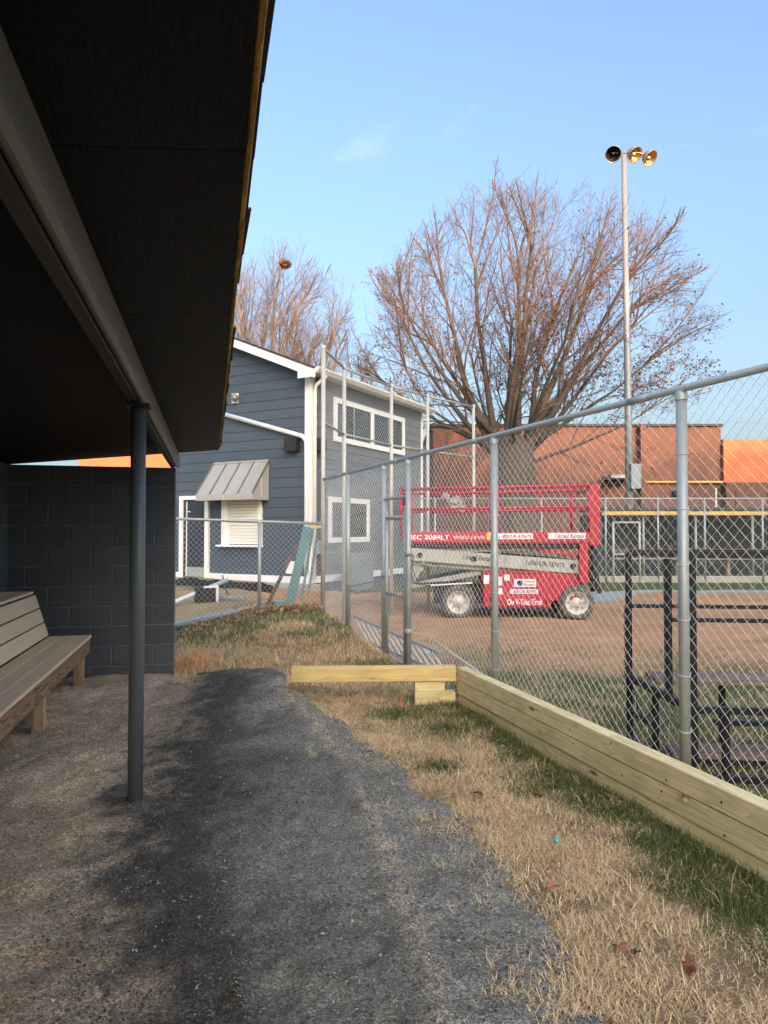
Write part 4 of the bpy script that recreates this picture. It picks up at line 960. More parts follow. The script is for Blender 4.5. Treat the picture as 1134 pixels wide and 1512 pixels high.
bb('leg', A_+RX*1.5+Vz(0.02), A_+RX*1.5+Vz(0.95), 0.05, 0.03); bb('upright', C2+RX*1.6+Vz(0.0), C2+RX*1.6+Vz(1.33), 0.05, 0.035)
bb('foot_rail', A_+RX*0.45-Vector((0, 0.25, 0))+Vz(0.22), A_+RX*3.0-Vector((0, 0.25, 0))+Vz(0.22), 0.05, 0.04)
pm = (A_+C2)/2
bb('seat_plank', A_+RX*0.10+Vector((0, -0.12, 0.478)), A_+RX*3.2+Vector((0, -0.12, 0.478)), 0.26, 0.035, 'plank_brown')
bb('foot_plank', pm+RX*0.05+Vz(0.08), pm+RX*3.2+Vz(0.08), 0.24, 0.035, 'plank_brown')
# hanging chain
pts = [A_+Vector((-0.03, -0.02, 0.95-0.5*f)) for f in np.linspace(0, 1, 14)] + [A_+(C2-A_)*(0.10+0.42*f)+Vector((-0.02, 0, 0.43-0.75*f*(1-f))) for f in np.linspace(0, 1, 12)]
for k, (p, q) in enumerate(zip(pts[:-1], pts[1:])):
    n_ = max(1, int((q-p).length/0.034))
    for j in range(n_):
        a, b = p+(q-p)*(j/n_), p+(q-p)*((j+1.25)/n_); sd = Vector((0.009, 0, 0)) if (j+k) % 2 else Vector((0, 0.009, 0))
        MB().tube([a, a*0.75+b*0.25+sd, a*0.25+b*0.75+sd, b, a*0.25+b*0.75-sd, a*0.75+b*0.25-sd, a], 0.0032, 4, cap=False).build('chain_link', MT['blackmetal'], bl_)

# ------------------------------------------------------------------ far side of the field
FY = 21.0
def fx(px): return (px-567)/FPX*FY
def fz(py): return CAM_Z+(785-py)/FPX*FY
fdug = empty('far_dugout', (fx(1050), FY+1.2, 0), 'low dark dugout with yellow roof edge across the infield', 'dugout')
x0, x1 = fx(888), fx(1134)+8
bar('roof', MT['dkgreen'], fdug, (x0, FY+1.1, fz(752)), (x1, FY+1.1, fz(752)), 2.3, 0.10, 0.01)
bar('yellow_edge', MT['yellow'], fdug, (x0, FY-0.1, fz(758)), (x1, FY-0.1, fz(758)), 0.10, 0.11, 0.01)
bar('back_wall', MT['dkgreen'], fdug, (x0, FY+2.2, 1.0), (x1, FY+2.2, 1.0), 0.15, 2.0, 0.0)
bar('side_wall', MT['dkgreen'], fdug, (x0, FY+0.1, 1.0), (x0, FY+2.1, 1.0), 0.12, 2.0, 0.0)
bar('kerb', MT['concrete'], fdug, (x0-1.2, FY-0.3, 0.06), (x1, FY-0.3, 0.06), 0.12, 0.24, 0.01)
bar('bench_board', MT['concrete'], fdug, (x0+0.8, FY+1.4, 0.62), (x1, FY+1.4, 0.62), 0.35, 0.05, 0.01)
bar('bench_board', MT['plank_brown'], fdug, (x0+0.8, FY+1.65, 0.85), (x1, FY+1.65, 0.85), 0.05, 0.15, 0.01)
for k in range(7): bar('bench_leg', MT['legwood'], fdug, (x0+1.2+k*1.6, FY+1.4, 0.0), (x0+1.2+k*1.6, FY+1.4, 0.6), 0.09, 0.09, 0.01)
for px in (950, 1027, 1111, 1195): MB().tube([(fx(px), FY, 0), (fx(px), FY, fz(760))], 0.035, 8).build('dugout_post', MT['galv'], fdug)
ffe = empty('chain_link_fence', (fx(900), FY-0.5, 0), 'far chain link fence in front of the distant dugout', 'fence')
ZF = 2.42
fpx = [560, 640, 718, 793, 885, 960, 1027, 1110, 1190, 1270]
for px in fpx: MB().tube([(fx(px), FY-0.6, 0), (fx(px), FY-0.6, ZF)], 0.028, 8).build('fence_post', MT['galv'], ffe)
MB().tube([(fx(560), FY-0.6, ZF), (fx(1290), FY-0.6, ZF)], 0.024, 8).build('top_rail', MT['galv'], ffe)
mb = MB(); chain(mb, (fx(560), FY-0.6, 0), (fx(1280), FY-0.6, 0), lambda f: 0.02, lambda f: ZF, pitch=0.10, r=0.0022, sides=3)
tag(mb.build('chain_link_mesh', MT['wire'], ffe), kind='stuff')
fg_ = empty('chain_link_gate', (fx(910), FY-0.8, 0), 'white framed gate standing before the distant dugout by the lift', 'gate')
for px in (891, 928): MB().tube([(fx(px), FY-0.9, 0.05), (fx(px), FY-0.9, fz(772))], 0.03, 8).build('gate_upright', MT['whitepole'], fg_)
for py in (772, 817, 860): MB().tube([(fx(891), FY-0.9, fz(py)), (fx(928), FY-0.9, fz(py))], 0.025, 8).build('gate_rail', MT['whitepole'], fg_)
# pale gravel walk and spill in front of it
def sheet(name, pts_l, pts_r, dz, mt):
    vs, fs = [], []
    for a, b in zip(pts_l, pts_r):
        for f in np.linspace(0, 1, 5):
            p = Vector(a)+(Vector(b)-Vector(a))*f; p.z = hz(p.x, p.y)+dz*(1 if 0 < f < 1 else -0.6); vs.append(p)
    for i in range(len(pts_l)-1):
        for k in range(4): fs.append((i*5+k, i*5+k+1, i*5+k+6, i*5+k+5))
    return MB().add(vs, fs, True).build(name, mt)
ys = lambda x: 17.2 - 2.2*max(0, 1-((x-4.5)/1.6)**2 if abs(x-4.5) < 1.6 else 0)
xs_ = np.arange(3.4, 16, 0.3)
tag(sheet('gravel_walk', [(x, ys(x), 0) for x in xs_], [(x, 17.75, 0) for x in xs_], 0.03, MT['greywalk']), kind='structure')

# brick school building beyond
BY = 45.0
def bx_(px): return (px-567)/FPX*BY
sch = empty('brick_building', (bx_(900), BY+5, 0), 'long red brick building beyond the field with flat stepped roofline', 'building')
MB().box((bx_(640), BY, -0.5), (bx_(1066), BY+12, 8.15)).build('wall', MT['brick'], sch)
MB().box((bx_(1066)+0.01, BY-0.6, -0.5), (bx_(1066)+30, BY+12, 4.55)).build('lower_wall', MT['brick'], sch)
MB().box((bx_(1066)+0.02, BY-0.3, 4.55), (bx_(1066)+30, BY+12.1, 7.3)).build('upper_wall', MT['brick_sunlit'], sch)  # part above the shadow line, coloured as sunlit
MB().box((bx_(943), BY-0.5, -0.5), (bx_(951), BY-0.02, 8.2)).build('pilaster', MT['brick'], sch)
MB().box((bx_(636), BY-0.15, 8.15), (bx_(1068), BY+12.2, 8.30)).build('parapet_cap', MT['roofdark'], sch)
MB().tube([(bx_(950), BY-0.2, 4.6), (bx_(1066), BY-0.2, 4.6)], 0.07, 8).build('gas_pipe', MT['yellow'], sch)
MB().tube([(bx_(1050), BY-0.7, 0), (bx_(1050), BY-0.7, 4.2)], 0.06, 8).build('standpipe', MT['whitepole'], sch)
for k in range(14):
    x = bx_(1066)+0.6+k*2.0; MB().box((x, BY-0.68, 0.8), (x+0.5, BY-0.58, 4.0)).build('brick_rib', MT['brick'], sch)
MB().box((bx_(891), BY-1.6, 4.75), (bx_(928), BY-0.02, 4.95)).build('canopy', MT['greyboard'], sch)
lb = empty('brick_building', (-18, 55, 0), 'brick building coloured sunlit orange, glimpsed through the gap over the dugout wall', 'building')
MB().box((-22.4, 52, -0.5), (-9.5, 62, 7.4)).build('wall', MT['brick_sunlit'], lb)
MB().box((-22.5, 51.9, 7.4), (-9.4, 62.1, 7.6)).build('parapet_cap', MT['dullmetal'], lb)
sp = empty('loudspeaker', (fx(1020), FY+1.0, fz(752)), 'black speaker box on the distant dugout roof', 'speaker')
MB().box((fx(1014), FY+0.6, fz(735)), (fx(1028), FY+1.1, fz(722)), None).build('cabinet', MT['dark'], sp)
MB().box((fx(1016), FY+0.55, fz(722)), (fx(1025), FY+1.05, fz(717)), None).build('lid', MT['decal'], sp)
MB().box((fx(1018), FY+0.8, fz(752)), (fx(1023), FY+0.9, fz(735)), None).build('bracket', MT['dark'], sp)

# ------------------------------------------------------------------ light pole
LPX, LPY = (930-567)/FPX*26, 26.0
lp = empty('light_pole', (LPX, LPY, 0), 'tall grey floodlight pole with three round lamps rising above the fence', 'light pole')
zt3 = CAM_Z+(785-222)/FPX*26
MB().tube([(LPX, LPY, -0.1), (LPX-0.02, LPY, 6), (LPX-0.10, LPY, zt3)], [0.15, 0.13, 0.085], 14).build('pole', MT['polegrey'], lp)
MB().box((LPX-0.05, LPY-0.35, CAM_Z+(785-722)/FPX*26), (LPX+0.30, LPY-0.12, CAM_Z+(785-686)/FPX*26)).build('junction_box', MT['greyboard'], lp)
T_ = Vector((LPX-0.10, LPY, zt3))
MB().tube([T_+Vector((-0.45, 0, 0.10)), T_+Vector((0.55, -0.05, 0.08)), T_+Vector((1.0, -0.1, -0.1))], 0.035, 8).build('cross_arm', MT['dullmetal'], lp)
def lamp(c, dirv, rad, inner):
    z = Vector(dirv).normalized(); M = frame(c, c+z).copy()
    Rm = z.to_track_quat('Z', 'Y').to_matrix().to_4x4(); Rm.translation = c
    o = MB().lathe([(0.0, -0.30), (0.12, -0.29), (rad*0.75, -0.19), (rad, 0.0), (rad*1.03, 0.03), (rad*0.97, 0.03), (rad*0.70, -0.15), (0.10, -0.24), (0.0, -0.25)], Rm, 20).build('lamp_head', MT['dullmetal'], lp)
    MB().lathe([(0.0, -0.02), (0.045, -0.03), (0.055, -0.10), (0.03, -0.20)], Rm, 12).build('bulb', MT['decal'] if inner is MT['sun_gold'] else MT['dark'], o)
    MB().lathe([(rad*0.92, 0.0), (rad*0.66, -0.13), (0.09, -0.22), (0, -0.23)], Rm, 20).build('reflector', inner, o)
lamp(T_+Vector((-0.42, -0.1, 0.0)), (-0.25, -0.75, -0.6), 0.29, MT['blackmetal'])  # inside coloured dark, as the dish the sun misses
lamp(T_+Vector((0.38, -0.1, -0.02)), (0.35, -0.6, -0.7), 0.29, MT['sun_gold'])
lamp(T_+Vector((0.92, -0.15, -0.18)), (0.45, -0.55, -0.7), 0.29, MT['sun_gold'])

# ------------------------------------------------------------------ trees
def tree_lines(seed, base, trunk_h, trunk_r, limbs, lvls, spread_up=0.25, wig=0.16, env=None):
    """returns polylines (points, radii, level)"""
    rg = random.Random(seed); out = []
    def rvec(): return Vector((rg.gauss(0, 1), rg.gauss(0, 1), rg.gauss(0, 1)))
    def grow(p, d, L, r, lv):
        ns = (9, 6, 5, 3, 3)[lv]; pts, rs = [p.copy()], [r]; dd_ = d.copy(); st = L/ns
        for i in range(ns):
            dd_ = (dd_ + rvec()*wig*(0.75 if lv == 0 else 1.0) * 0.6 + Vector((0, 0, spread_up*(0.30 if lv < 1 else 0.12)))).normalized()
            p = p + dd_*st
            if env and i > 0 and (((p.x-env[0])/env[3])**2+((p.y-env[1])/env[4])**2+((p.z-env[2])/env[5])**2) > rg.uniform(0.80, 1.12): break
            pts.append(p.copy()); rs.append(max(r*(1-(i+1)/ns)**0.8, r*(0.38 if lv == 0 else 0.12), 0.005))
        out.append((pts, rs, lv)); ns = len(pts)-1
        if lv+1 >= len(lvls)+1: return
        if lv >= len(lvls): return
        n, ratio, ang = lvls[lv]
        for k in range(n):
            f = 0.22+0.76*(k+rg.random())/n; i = min(int(f*ns), ns-1); g = f*ns-i
            q = pts[i]*(1-g)+pts[i+1]*g; tdir = (pts[i+1]-pts[i]).normalized()
            ax = rvec().cross(tdir).normalized(); a_ = R(ang)*rg.uniform(0.6, 1.35)
            nd = (tdir*math.cos(a_)+ax*math.sin(a_)).normalized()
            nL = L*ratio*rg.uniform(0.6, 1.25)*(1.12-0.55*f)
            nrad = max(rs[i]*0.48, 0.0048)*rg.uniform(0.6, 1.0)
            grow(q, nd, nL, nrad, lv+1)
        if lv == 0:
            for k in range(4):
                ax = rvec().cross(dd_).normalized(); a_ = R(20)*rg.uniform(0.5, 1.3)
                grow(pts[-1-(k % 2)], (dd_*math.cos(a_)+ax*math.sin(a_)).normalized(), L*rg.uniform(0.5, 0.75), max(rs[-1-(k % 2)]*0.75, 0.03), 1)
        if lv >= 1:
            grow(pts[-1], dd_, L*0.35, max(rs[-1], 0.006), min(lv+1, len(lvls)))
    b = Vector(base)
    out.append(([b+Vector((0, 0, -0.3)), b+Vector((0, 0, 0.3)), b+Vector((0, 0, trunk_h*0.5)), b+Vector((0, 0, trunk_h))], [trunk_r*1.45, trunk_r*1.2, trunk_r, trunk_r*1.05], -1))
    for (az, tilt, L, r, h0) in limbs:
        d = Vector((math.sin(tilt)*math.cos(az), math.sin(tilt)*math.sin(az), math.cos(tilt)))
        st = b + Vector((math.cos(az)*trunk_r*0.55*min(1, tilt*2), math.sin(az)*trunk_r*0.55*min(1, tilt*2), trunk_h*h0))
        grow(st, d, L, r, 0)
    return out
def build_tree(name, lines, base, label, group, bark, twig, leaves=None):
    t = empty(name, base, label, 'tree', group)
    mbt, mbb, mbw = MB(), MB(), MB()
    for pts, rs, lv in lines:
        if lv == -1: mbt.tube(pts, rs, 16)
        elif lv == 0: mbt.tube(pts, rs, 9, cap=False)
        elif lv == 1: mbb.tube(pts, rs, 5, cap=False)
        else: mbw.tube(pts, rs, 3, cap=False)
    mbt.build('trunk', bark, t)
    tag(mbb.build('branches', twig, t), kind='stuff')
    cr_ = tag(mbw.build('crown', twig, t), kind='stuff')
    if leaves:
        rg = np.random.default_rng(leaves[2]); tips = [p for pts, rs, lv in lines if lv >= 2 for p in pts[1:]]
        P = np.array([tuple(p) for p in tips]); w = leaves[1](P); w = w/w.sum()
        idx = rg.choice(len(P), leaves[0], p=w); C = P[idx]+rg.normal(0, 0.07, (leaves[0], 3))
        n = len(C); a = rg.normal(0, 1, (n, 3)); a /= np.linalg.norm(a, axis=1)[:, None]; b_ = np.cross(a, rg.normal(0, 1, (n, 3))); b_ /= np.linalg.norm(b_, axis=1)[:, None]
        sz_ = rg.uniform(0.035, 0.075, (n, 1))
        V = np.stack([C-a*sz_, C+b_*sz_*0.6, C+a*sz_, C-b_*sz_*0.6], 1).reshape(-1, 3)
        base_c = np.array([[0.22, 0.075, 0.04], [0.17, 0.06, 0.045], [0.14, 0.075, 0.04]])[rg.integers(0, 3, n)]*rg.uniform(0.7, 1.3, (n, 1))
        me = raw_mesh('dry_leaves', V-np.array(tuple(base)), np.arange(4*n), np.full(n, 4), np.repeat(base_c, 4, 0))
        tag(obj('dry_leaves', me, MT['leafdry'], t, Matrix.Translation(Vector(base))), kind='stuff')
    return t
tb = Vector(((758-567)/FPX*30, 30, 0))
limbs = []
rgt = random.Random(5)
for (ax_, tilt, L, r) in ((182, 36, 11.6, .27), (178, 49, 10.8, .22), (5, 35, 12.2, .28), (184, 7, 11.8, .34), (15, 6, 12.0, .34), (95, 14, 11.6, .28), (262, 13, 11.4, .28), (178, 19, 11.8, .33), (4, 18, 11.8, .33),
                          (172, 31, 11.2, .30), (190, 43, 10.2, .24), (8, 29, 11.8, .34), (352, 40, 11.2, .30), (12, 51, 10.6, .24), (120, 34, 10.5, .22), (300, 36, 10.2, .22),
                          (176, 57, 9.4, .19), (186, 70, 8.6, .15), (2, 62, 9.8, .19), (14, 74, 8.4, .14), (80, 56, 8.5, .16), (258, 58, 8.2, .16)):
    limbs.append((R(ax_)+rgt.uniform(-.1, .1), R(tilt), L*0.66*rgt.uniform(.85, 1.15), r*0.60, rgt.uniform(0.72, 1.0) if tilt < 50 else rgt.uniform(0.8, 1.0)))
big = tree_lines(3, tb, 5.4, 0.86, limbs, ((9, 0.62, 36), (8, 0.46, 40), (5, 0.50, 42)), 0.20, env=(6.4, 30, 8.2, 7.8, 7.2, 8.0))
for (az, tilt, L, r, h0) in limbs[:16]:
    d2 = Vector((math.cos(az), math.sin(az), 0)); st = tb + d2*0.55*min(1, tilt*2) + Vector((0, 0, 5.4*h0+0.1))
    big.append(([tb+d2*0.78+Vector((0, 0, -0.2)), tb+d2*0.66+Vector((0, 0, 0.6)), tb+d2*0.60+Vector((0, 0, 2.2)), st*0.35+(tb+d2*0.6+Vector((0, 0, 3.2)))*0.65, st], [0.52, 0.42, 0.36, 0.36, max(r, 0.2)], 0))
build_tree('oak_tree', big, tb, 'huge spreading bare tree with russet leaves behind the red lift', None, MT['bark'], MT['twig'],
           (7500, lambda P: np.exp(-((P[:, 2]-7.5)/3.6)**2)*(0.45+0.9*sst(3.0, 9.0, P[:, 0])), 5))
grp = 'bare trees behind the house'
for k, (px, Yd, th_, tr, nl, Lb, mtw, lab, tmax, env) in enumerate((
        (402, 34.0, 3.2, 0.42, 15, 14.0, 'twig_p', 'tall bare tree holding a leaf nest above the house roof', 50, (-4.9, 34, 7.8, 4.1, 4.1, 7.8)),
        (470, 35.0, 2.2, 0.38, 14, 11.0, 'twig_p', 'lower rounded bare tree at the right end of the house roof', 66, (-2.5, 35, 6.8, 2.9, 2.9, 5.8)),
        (350, 37.0, 3.5, 0.36, 12, 12.5, 'twig_p', 'slender bare tree close beside the edge of the dugout roof', 30, (-7.6, 37, 8, 2.6, 2.6, 8.2)))):
    b = Vector(((px-567)/FPX*Yd, Yd, 0.2)); rg = random.Random(60+k)
    lb_ = [(2*math.pi*i/nl*2.4+rg.uniform(-.3, .3), R(4+(tmax-4)*((i+0.5)/nl)), Lb*0.68*rg.uniform(.88, 1.1)*(1-0.20*(i/nl)), tr*rg.uniform(.24, .42), rg.uniform(.7, 1)) for i in range(nl)]
    build_tree('bare_tree', tree_lines(80+k, b, th_, tr, lb_, ((7, 0.55, 32), (7, 0.46, 38), (4, 0.5, 40)), 0.22, env=env), b, lab, grp, MT['bark'], MT[mtw])
nest_c = at(421, 390, 33.5); rg = np.random.default_rng(4); n = 260
C = rg.normal(0, 1, (n, 3)); C = C/np.linalg.norm(C, axis=1)[:, None]*rg.uniform(0.05, 0.26, (n, 1))*np.array([1.15, 1, 0.8])
a = rg.normal(0, 1, (n, 3)); a /= np.linalg.norm(a, axis=1)[:, None]; b_ = np.cross(a, rg.normal(0, 1, (n, 3))); b_ /= np.linalg.norm(b_, axis=1)[:, None]
V = np.stack([C-a*.09, C+b_*.05, C+a*.09, C-b_*.05], 1).reshape(-1, 3)
me = raw_mesh('leaf_nest', V, np.arange(4*n), np.full(n, 4), np.repeat(np.array([[0.16, 0.07, 0.04]])*rg.uniform(.6, 1.3, (n, 1)), 4, 0))
tag(obj('leaf_nest', me, MT['leafdry'], None, Matrix.Translation(nest_c)), 'small brown leaf nest high in the tall bare tree', 'nest')

# unseen tree mass added behind the camera to keep low sun off the yard
wc = Vector((SUN_H.x, SUN_H.y, 0))*70; wt = Vector((-SUN_H.y, SUN_H.x, 0)); mb = MB()
rg = random.Random(9)
us = np.arange(-11, 56, 1.5); prof = 35.4 + 1.0*(fbm(us*0.09, us*0+3, 71)-0.5)*2 + 1.0*(fbm(us*0.5, us*0+9, 72)-0.5)*2
vs_, fs_ = [], []
for i, (u, h_) in enumerate(zip(us, prof)):
    p = wc+wt*float(u)
    for k in range(5):
        zz = float(h_)*k/4; q = p + wc.normalized()*rg.uniform(-1.5, 1.5); vs_ += [(q.x, q.y, zz)]
for i in range(len(us)-1):
    for k in range(4): a = i*5+k; fs_.append((a, a+5, a+6, a+1))
mb.add(vs_, fs_)
for k in range(1600):
    u = rg.uniform(-11, 56); h_ = float(np.interp(u, us, prof)); p = wc+wt*u+Vector((0, 0, h_+rg.gauss(0.2, 0.9)))+wc.normalized()*rg.uniform(-2, 2)
    s_ = rg.uniform(0.25, 0.6); d1 = Vector((rg.gauss(0, 1), rg.gauss(0, 1), rg.gauss(0, 1))).normalized()*s_; d2 = d1.orthogonal().normalized()*s_*0.7
    mb.add([p-d1, p+d2, p+d1, p-d2], [(0, 1, 2, 3)])
tag(mb.build('wood', MT['sun_blocker']), 'unseen tree mass added behind the viewer to shade the yard', 'wood', kind='stuff')

# ------------------------------------------------------------------ lumber and odds and ends behind the low fence
def gpt(px, py, Y): return at(px, py, Y)
def stick(name, mt, a, b, w, h, label, cat, group=None, up=(0, 0, 1)): return tag(bar(name, MT[mt], None, a, b, w, h, 0.003, up), label, cat, group)
stick('leaning_board', 'teal', at(427, 892, 10.2), at(455, 778, 9.98), 0.13, 0.03, 'wide pale teal board leaning beside the house corner', 'board', 'boards leaning on the low fence', (0, -1, 0))
stick('leaning_board', 'teal', at(445, 886, 10.3), at(462, 781, 10.1), 0.035, 0.03, 'narrow pale teal board tucked behind the wide teal one', 'board', 'boards leaning on the low fence', (0, -1, 0))
stick('leaning_board', 'teal', at(455, 880, 10.5), at(470, 779, 10.2), 0.035, 0.04, 'thin teal strip leaning nearest the fence corner post', 'board', 'boards leaning on the low fence', (0, -1, 0))
stick('leaning_board', 'plank_brown', at(393, 897, 10.0), at(437, 806, 9.85), 0.05, 0.03, 'brown weathered board leaning left of the teal boards', 'board', 'boards leaning on the low fence', (0, -1, 0))
stick('wood_block', 'timber_y', at(454, 778, 10.15), at(475, 778, 10.15), 0.06, 0.05, 'yellow wood offcut across the tops of the teal boards', 'wood block')
def gl(px, Y, dz=0.03):
    x = (px-567)/FPX*Y; return Vector((x, Y, hz(x, Y)+dz))
tag(MB().tube([gl(225, 10.6, 0.10), gl(336, 12.6, 0.30)], 0.035, 10).build('plastic_pipe', MT['white']), 'white plastic pipe propped on the dry yard grass', 'pipe')
stick('lumber', 'greyboard', gl(232, 9.75, 0.08), gl(352, 10.15, 0.06), 0.14, 0.04, 'grey painted board lying nearest the low fence', 'board', 'lumber on the yard grass')
stick('lumber', 'greyboard', gl(240, 10.0, 0.05), gl(392, 10.35, 0.05), 0.10, 0.05, 'long grey board lying behind the nearest one', 'board', 'lumber on the yard grass')
stick('lumber', 'legwood', gl(330, 10.02, 0.09), gl(400, 10.42, 0.09), 0.08, 0.03, 'short brown board resting on the grey boards', 'board', 'lumber on the yard grass')
stick('lumber', 'greyboard', gl(322, 12.0, 0.05), gl(362, 11.9, 0.05), 0.10, 0.05, 'grey board end beside the dark crate', 'board', 'lumber on the yard grass')
stick('lumber', 'teal', gl(405, 10.35, 0.05), gl(432, 10.45, 0.06), 0.20, 0.05, 'pale teal offcut flat at the foot of the leaning boards', 'board', 'lumber on the yard grass')
crt = empty('crate', gl(305, 11.8, 0), 'dark open crate with white edges lying on the yard grass', 'crate')
c0 = gl(305, 11.8, 0.0); Mc = Matrix.Translation(c0) @ Matrix.Rotation(R(18), 4, 'Z')
MB().box((-0.18, -0.15, 0.0), (0.14, 0.2, 0.24), Mc).build('body', MT['dark'], crt)
for a, b in (((-0.05, -0.165, 0.25), (0.17, -0.165, 0.25)), ((0.17, -0.165, 0.0), (0.17, -0.165, 0.27)), ((0.17, -0.165, 0.25), (0.17, 0.22, 0.25))):
    bar('edge_trim', MT['white'], crt, Mc @ Vector(a), Mc @ Vector(b), 0.035, 0.035)
tag(MB().tube([gl(329, 13.0, 0.35), gl(337, 12.7, 0.0)], 0.012, 6).build('iron_rod', MT['dark']), 'thin dark rod sticking out of the yard ground', 'rod')
# concrete walk along the house and black edging
stp = MB().box((0, 0, -0.2), (WL_+1, 1.1, 0.0), Matrix.Translation(hp(-0.3, -1.12, HZ-0.02)) @ Matrix((HL, HQ, Vector((0, 0, 1)))).transposed().to_4x4()).build('house_walk', MT['concrete']); tag(stp, kind='structure')
edg = []
mb = MB()
for k in range(24):
    p = hp(-0.6+k*0.25, -2.2+0.08*math.sin(k*0.9), 0); q = hp(-0.6+(k+1)*0.25, -2.2+0.08*math.sin((k+1)*0.9), 0)
    p.z = hz(p.x, p.y)+0.05; q.z = hz(q.x, q.y)+0.05; mb.bar(p, q, 0.03, 0.22+0.04*math.sin(k*1.7))
tag(mb.build('silt_barrier', MT['dark']), 'low black plastic barrier strip on the lawn before the house', 'barrier')
# slatted panel lying behind the fence foot
pn = empty('slatted_panel', fp[4]+FN*0.25, 'white slatted metal panel leaning inside the fence foot by the gate', 'panel')
s0, s1 = fp[5]+FN*0.12+FDIR*0.1, fp[3]+FN*0.22-FDIR*0.25
dn = (s1-s0); nb = 12
lo = lambda f: s0+dn*f+FN*0.10+Vector((0, 0, 0.10-0.06*f)); hi_ = lambda f: s0+dn*f+Vector((0, 0, 0.40-0.14*f))
bar('rail', MT['galv'], pn, lo(0), lo(1), 0.03, 0.03, 0.004); bar('rail', MT['galv'], pn, hi_(0), hi_(1), 0.03, 0.03, 0.004)
for k in range(nb): f = k/(nb-1)*0.9; MB().tube([hi_(f), lo(f+0.10)], 0.011, 8).build('slat', MT['white'], pn)
tag(MB().tube([hi_(0.95)+Vector((0, 0, 0.10)), lo(1.0)+FN*0.25+FDIR*-0.35], 0.014, 8).build('pipe_length', MT['whitepole']), 'single cream pipe lying across the dirt by the gate foot', 'pipe')
g = at(633, 948, 8.6); g.z = hz(g.x, g.y)+0.03
tag(MB().tube([g+Vector((-0.06, 0, 0)), g+Vector((-0.055, 0, 0)), g+Vector((0.055, 0.02, 0)), g+Vector((0.06, 0.02, 0))], [0.02, 0.032, 0.032, 0.022], 14).build('drink_can', MT['canblue']), 'crushed pale blue can on the dirt behind the fence', 'can')
b0 = Vector((-0.70, 8.75, 0)); b0.z = hz(b0.x, b0.y)+0.03
tag(obj('paving_brick', boxmesh(0.12, 0.09, 0.10, 0.01, MT['plank_brown']), MT['plank_brown'], None, Matrix.Translation(b0) @ Matrix.Rotation(0.5, 4, 'Z') @ Matrix.Rotation(0.15, 4, 'X')), 'dark brown block sitting in the grass near the corner post', 'block')
ub = RF(530, 850, 0.6); ub.z = HZ-0.2
tag(MB().box((-0.35, -0.2, 0.0), (0.35, 0.2, 0.85), Matrix.Translation(ub) @ Matrix.Rotation(math.atan2(HQ.y, HQ.x), 4, 'Z')).build('utility_box', MT['boxgreen']), 'pale green utility box against the grey house wall', 'box')

# ------------------------------------------------------------------ fallen leaves and litter
def leaf_mesh(seed):
    rg = random.Random(seed); bm = bmesh.new(); n = 22; cv = bm.verts.new((0, 0, 0.004)); ring = []
    for k in range(n):
        a = 2*math.pi*k/n; lob = 0.62+0.38*abs(math.sin(a*2.5+0.4)); r = 0.05*lob*rg.uniform(0.8, 1.1)*(1.25 if k in (0, 1, 21) else 1)
        ring.append(bm.verts.new((r*math.cos(a)*1.25, r*math.sin(a)*0.9, 0.018*math.sin(a*2+seed)+0.012*rg.random()+0.014*(lob-0.6))))
    for k in range(n): bm.faces.new((cv, ring[k], ring[(k+1) % n]))
    stem = [bm.verts.new(v) for v in ((-0.04, 0.002, 0.006), (-0.04, -0.002, 0.006), (-0.10, 0.0, 0.012))]; bm.faces.new(stem)
    me = bpy.data.meshes.new('fallen_leaf'); bm.to_mesh(me); bm.free(); return me
lms = {}
def ground_at(px, py):
    z = 0.0
    for _ in range(6):
        e = at(px, py, 1)-Vector((0, 0, CAM_Z)); k = (z-CAM_Z)/e.z; p = e*k; z = sz(p.x, p.y)
    return Vector((p.x, p.y, z))
def leaf(px, py, sc_, rot, mt, lab, lift_=0.02, tilt=0.2, P=None):
    me = leaf_mesh(len(lms)); lms[len(lms)] = me
    p = P or ground_at(px, py); M = Matrix.Translation(p+Vector((0, 0, lift_))) @ Matrix.Rotation(rot, 4, 'Z') @ Matrix.Rotation(tilt, 4, 'Y') @ Matrix.Scale(sc_*0.62, 4)
    tag(obj('fallen_leaf', me, MT[mt], None, M), lab, 'leaf', 'fallen leaves')
leaf(1018, 1446, 0.85, 1.2, 'leaf', 'dark brown curled leaf nearest the bottom right of the straw', 0.045, -0.9)
leaf(914, 1416, 0.8, 0.3, 'leaf', 'broad brown leaf, left of the pair low on the straw', 0.04)
leaf(941, 1424, 0.6, 2.2, 'leaf', 'brown leaf, right of the pair low on the straw', 0.04, 0.5)
leaf(922, 1443, 0.35, 1.9, 'leaf', 'tiny brown leaf just below the pair of leaves on straw', 0.03, 0.5)
leaf(817, 1321, 0.75, 0.1, 'leaf_red', 'faded reddish leaf on straw near the gravel edge', 0.035)
leaf(793, 1185, 0.8, 0.0, 'leaf', 'russet leaf on straw beside the green strip', 0.04)
leaf(706, 1183, 0.8, 0.2, 'leaf', 'brown leaf on straw midway to the timber corner', 0.04, 0.4)
leaf(742, 1113, 0.6, 1.5, 'leaf_tan', 'tan leaf caught in the green grass under the kerb', 0.05)
leaf(591, 1048, 1.15, 1.4, 'leaf_red', 'pale red leaf standing upright before the timber blocks', 0.06, -1.1)
leaf(650, 1040, 0.8, 0.5, 'leaf_tan', 'tan leaf against the foot of the timber blocks', 0.03)
leaf(390, 1273, 0.35, 1.3, 'leaf_tan', 'small tan leaf lying alone on the dark gravel', 0.012)
pk = TE+TDIR*2.78+Vector((0, 0, 0.195))-TN*0.004
leaf(0, 0, 0.85, math.atan2(TDIR.y, TDIR.x), 'leaf_tan', 'tan leaf stuck on the face of the kerb timbers', 0.0, 0.0, P=pk)
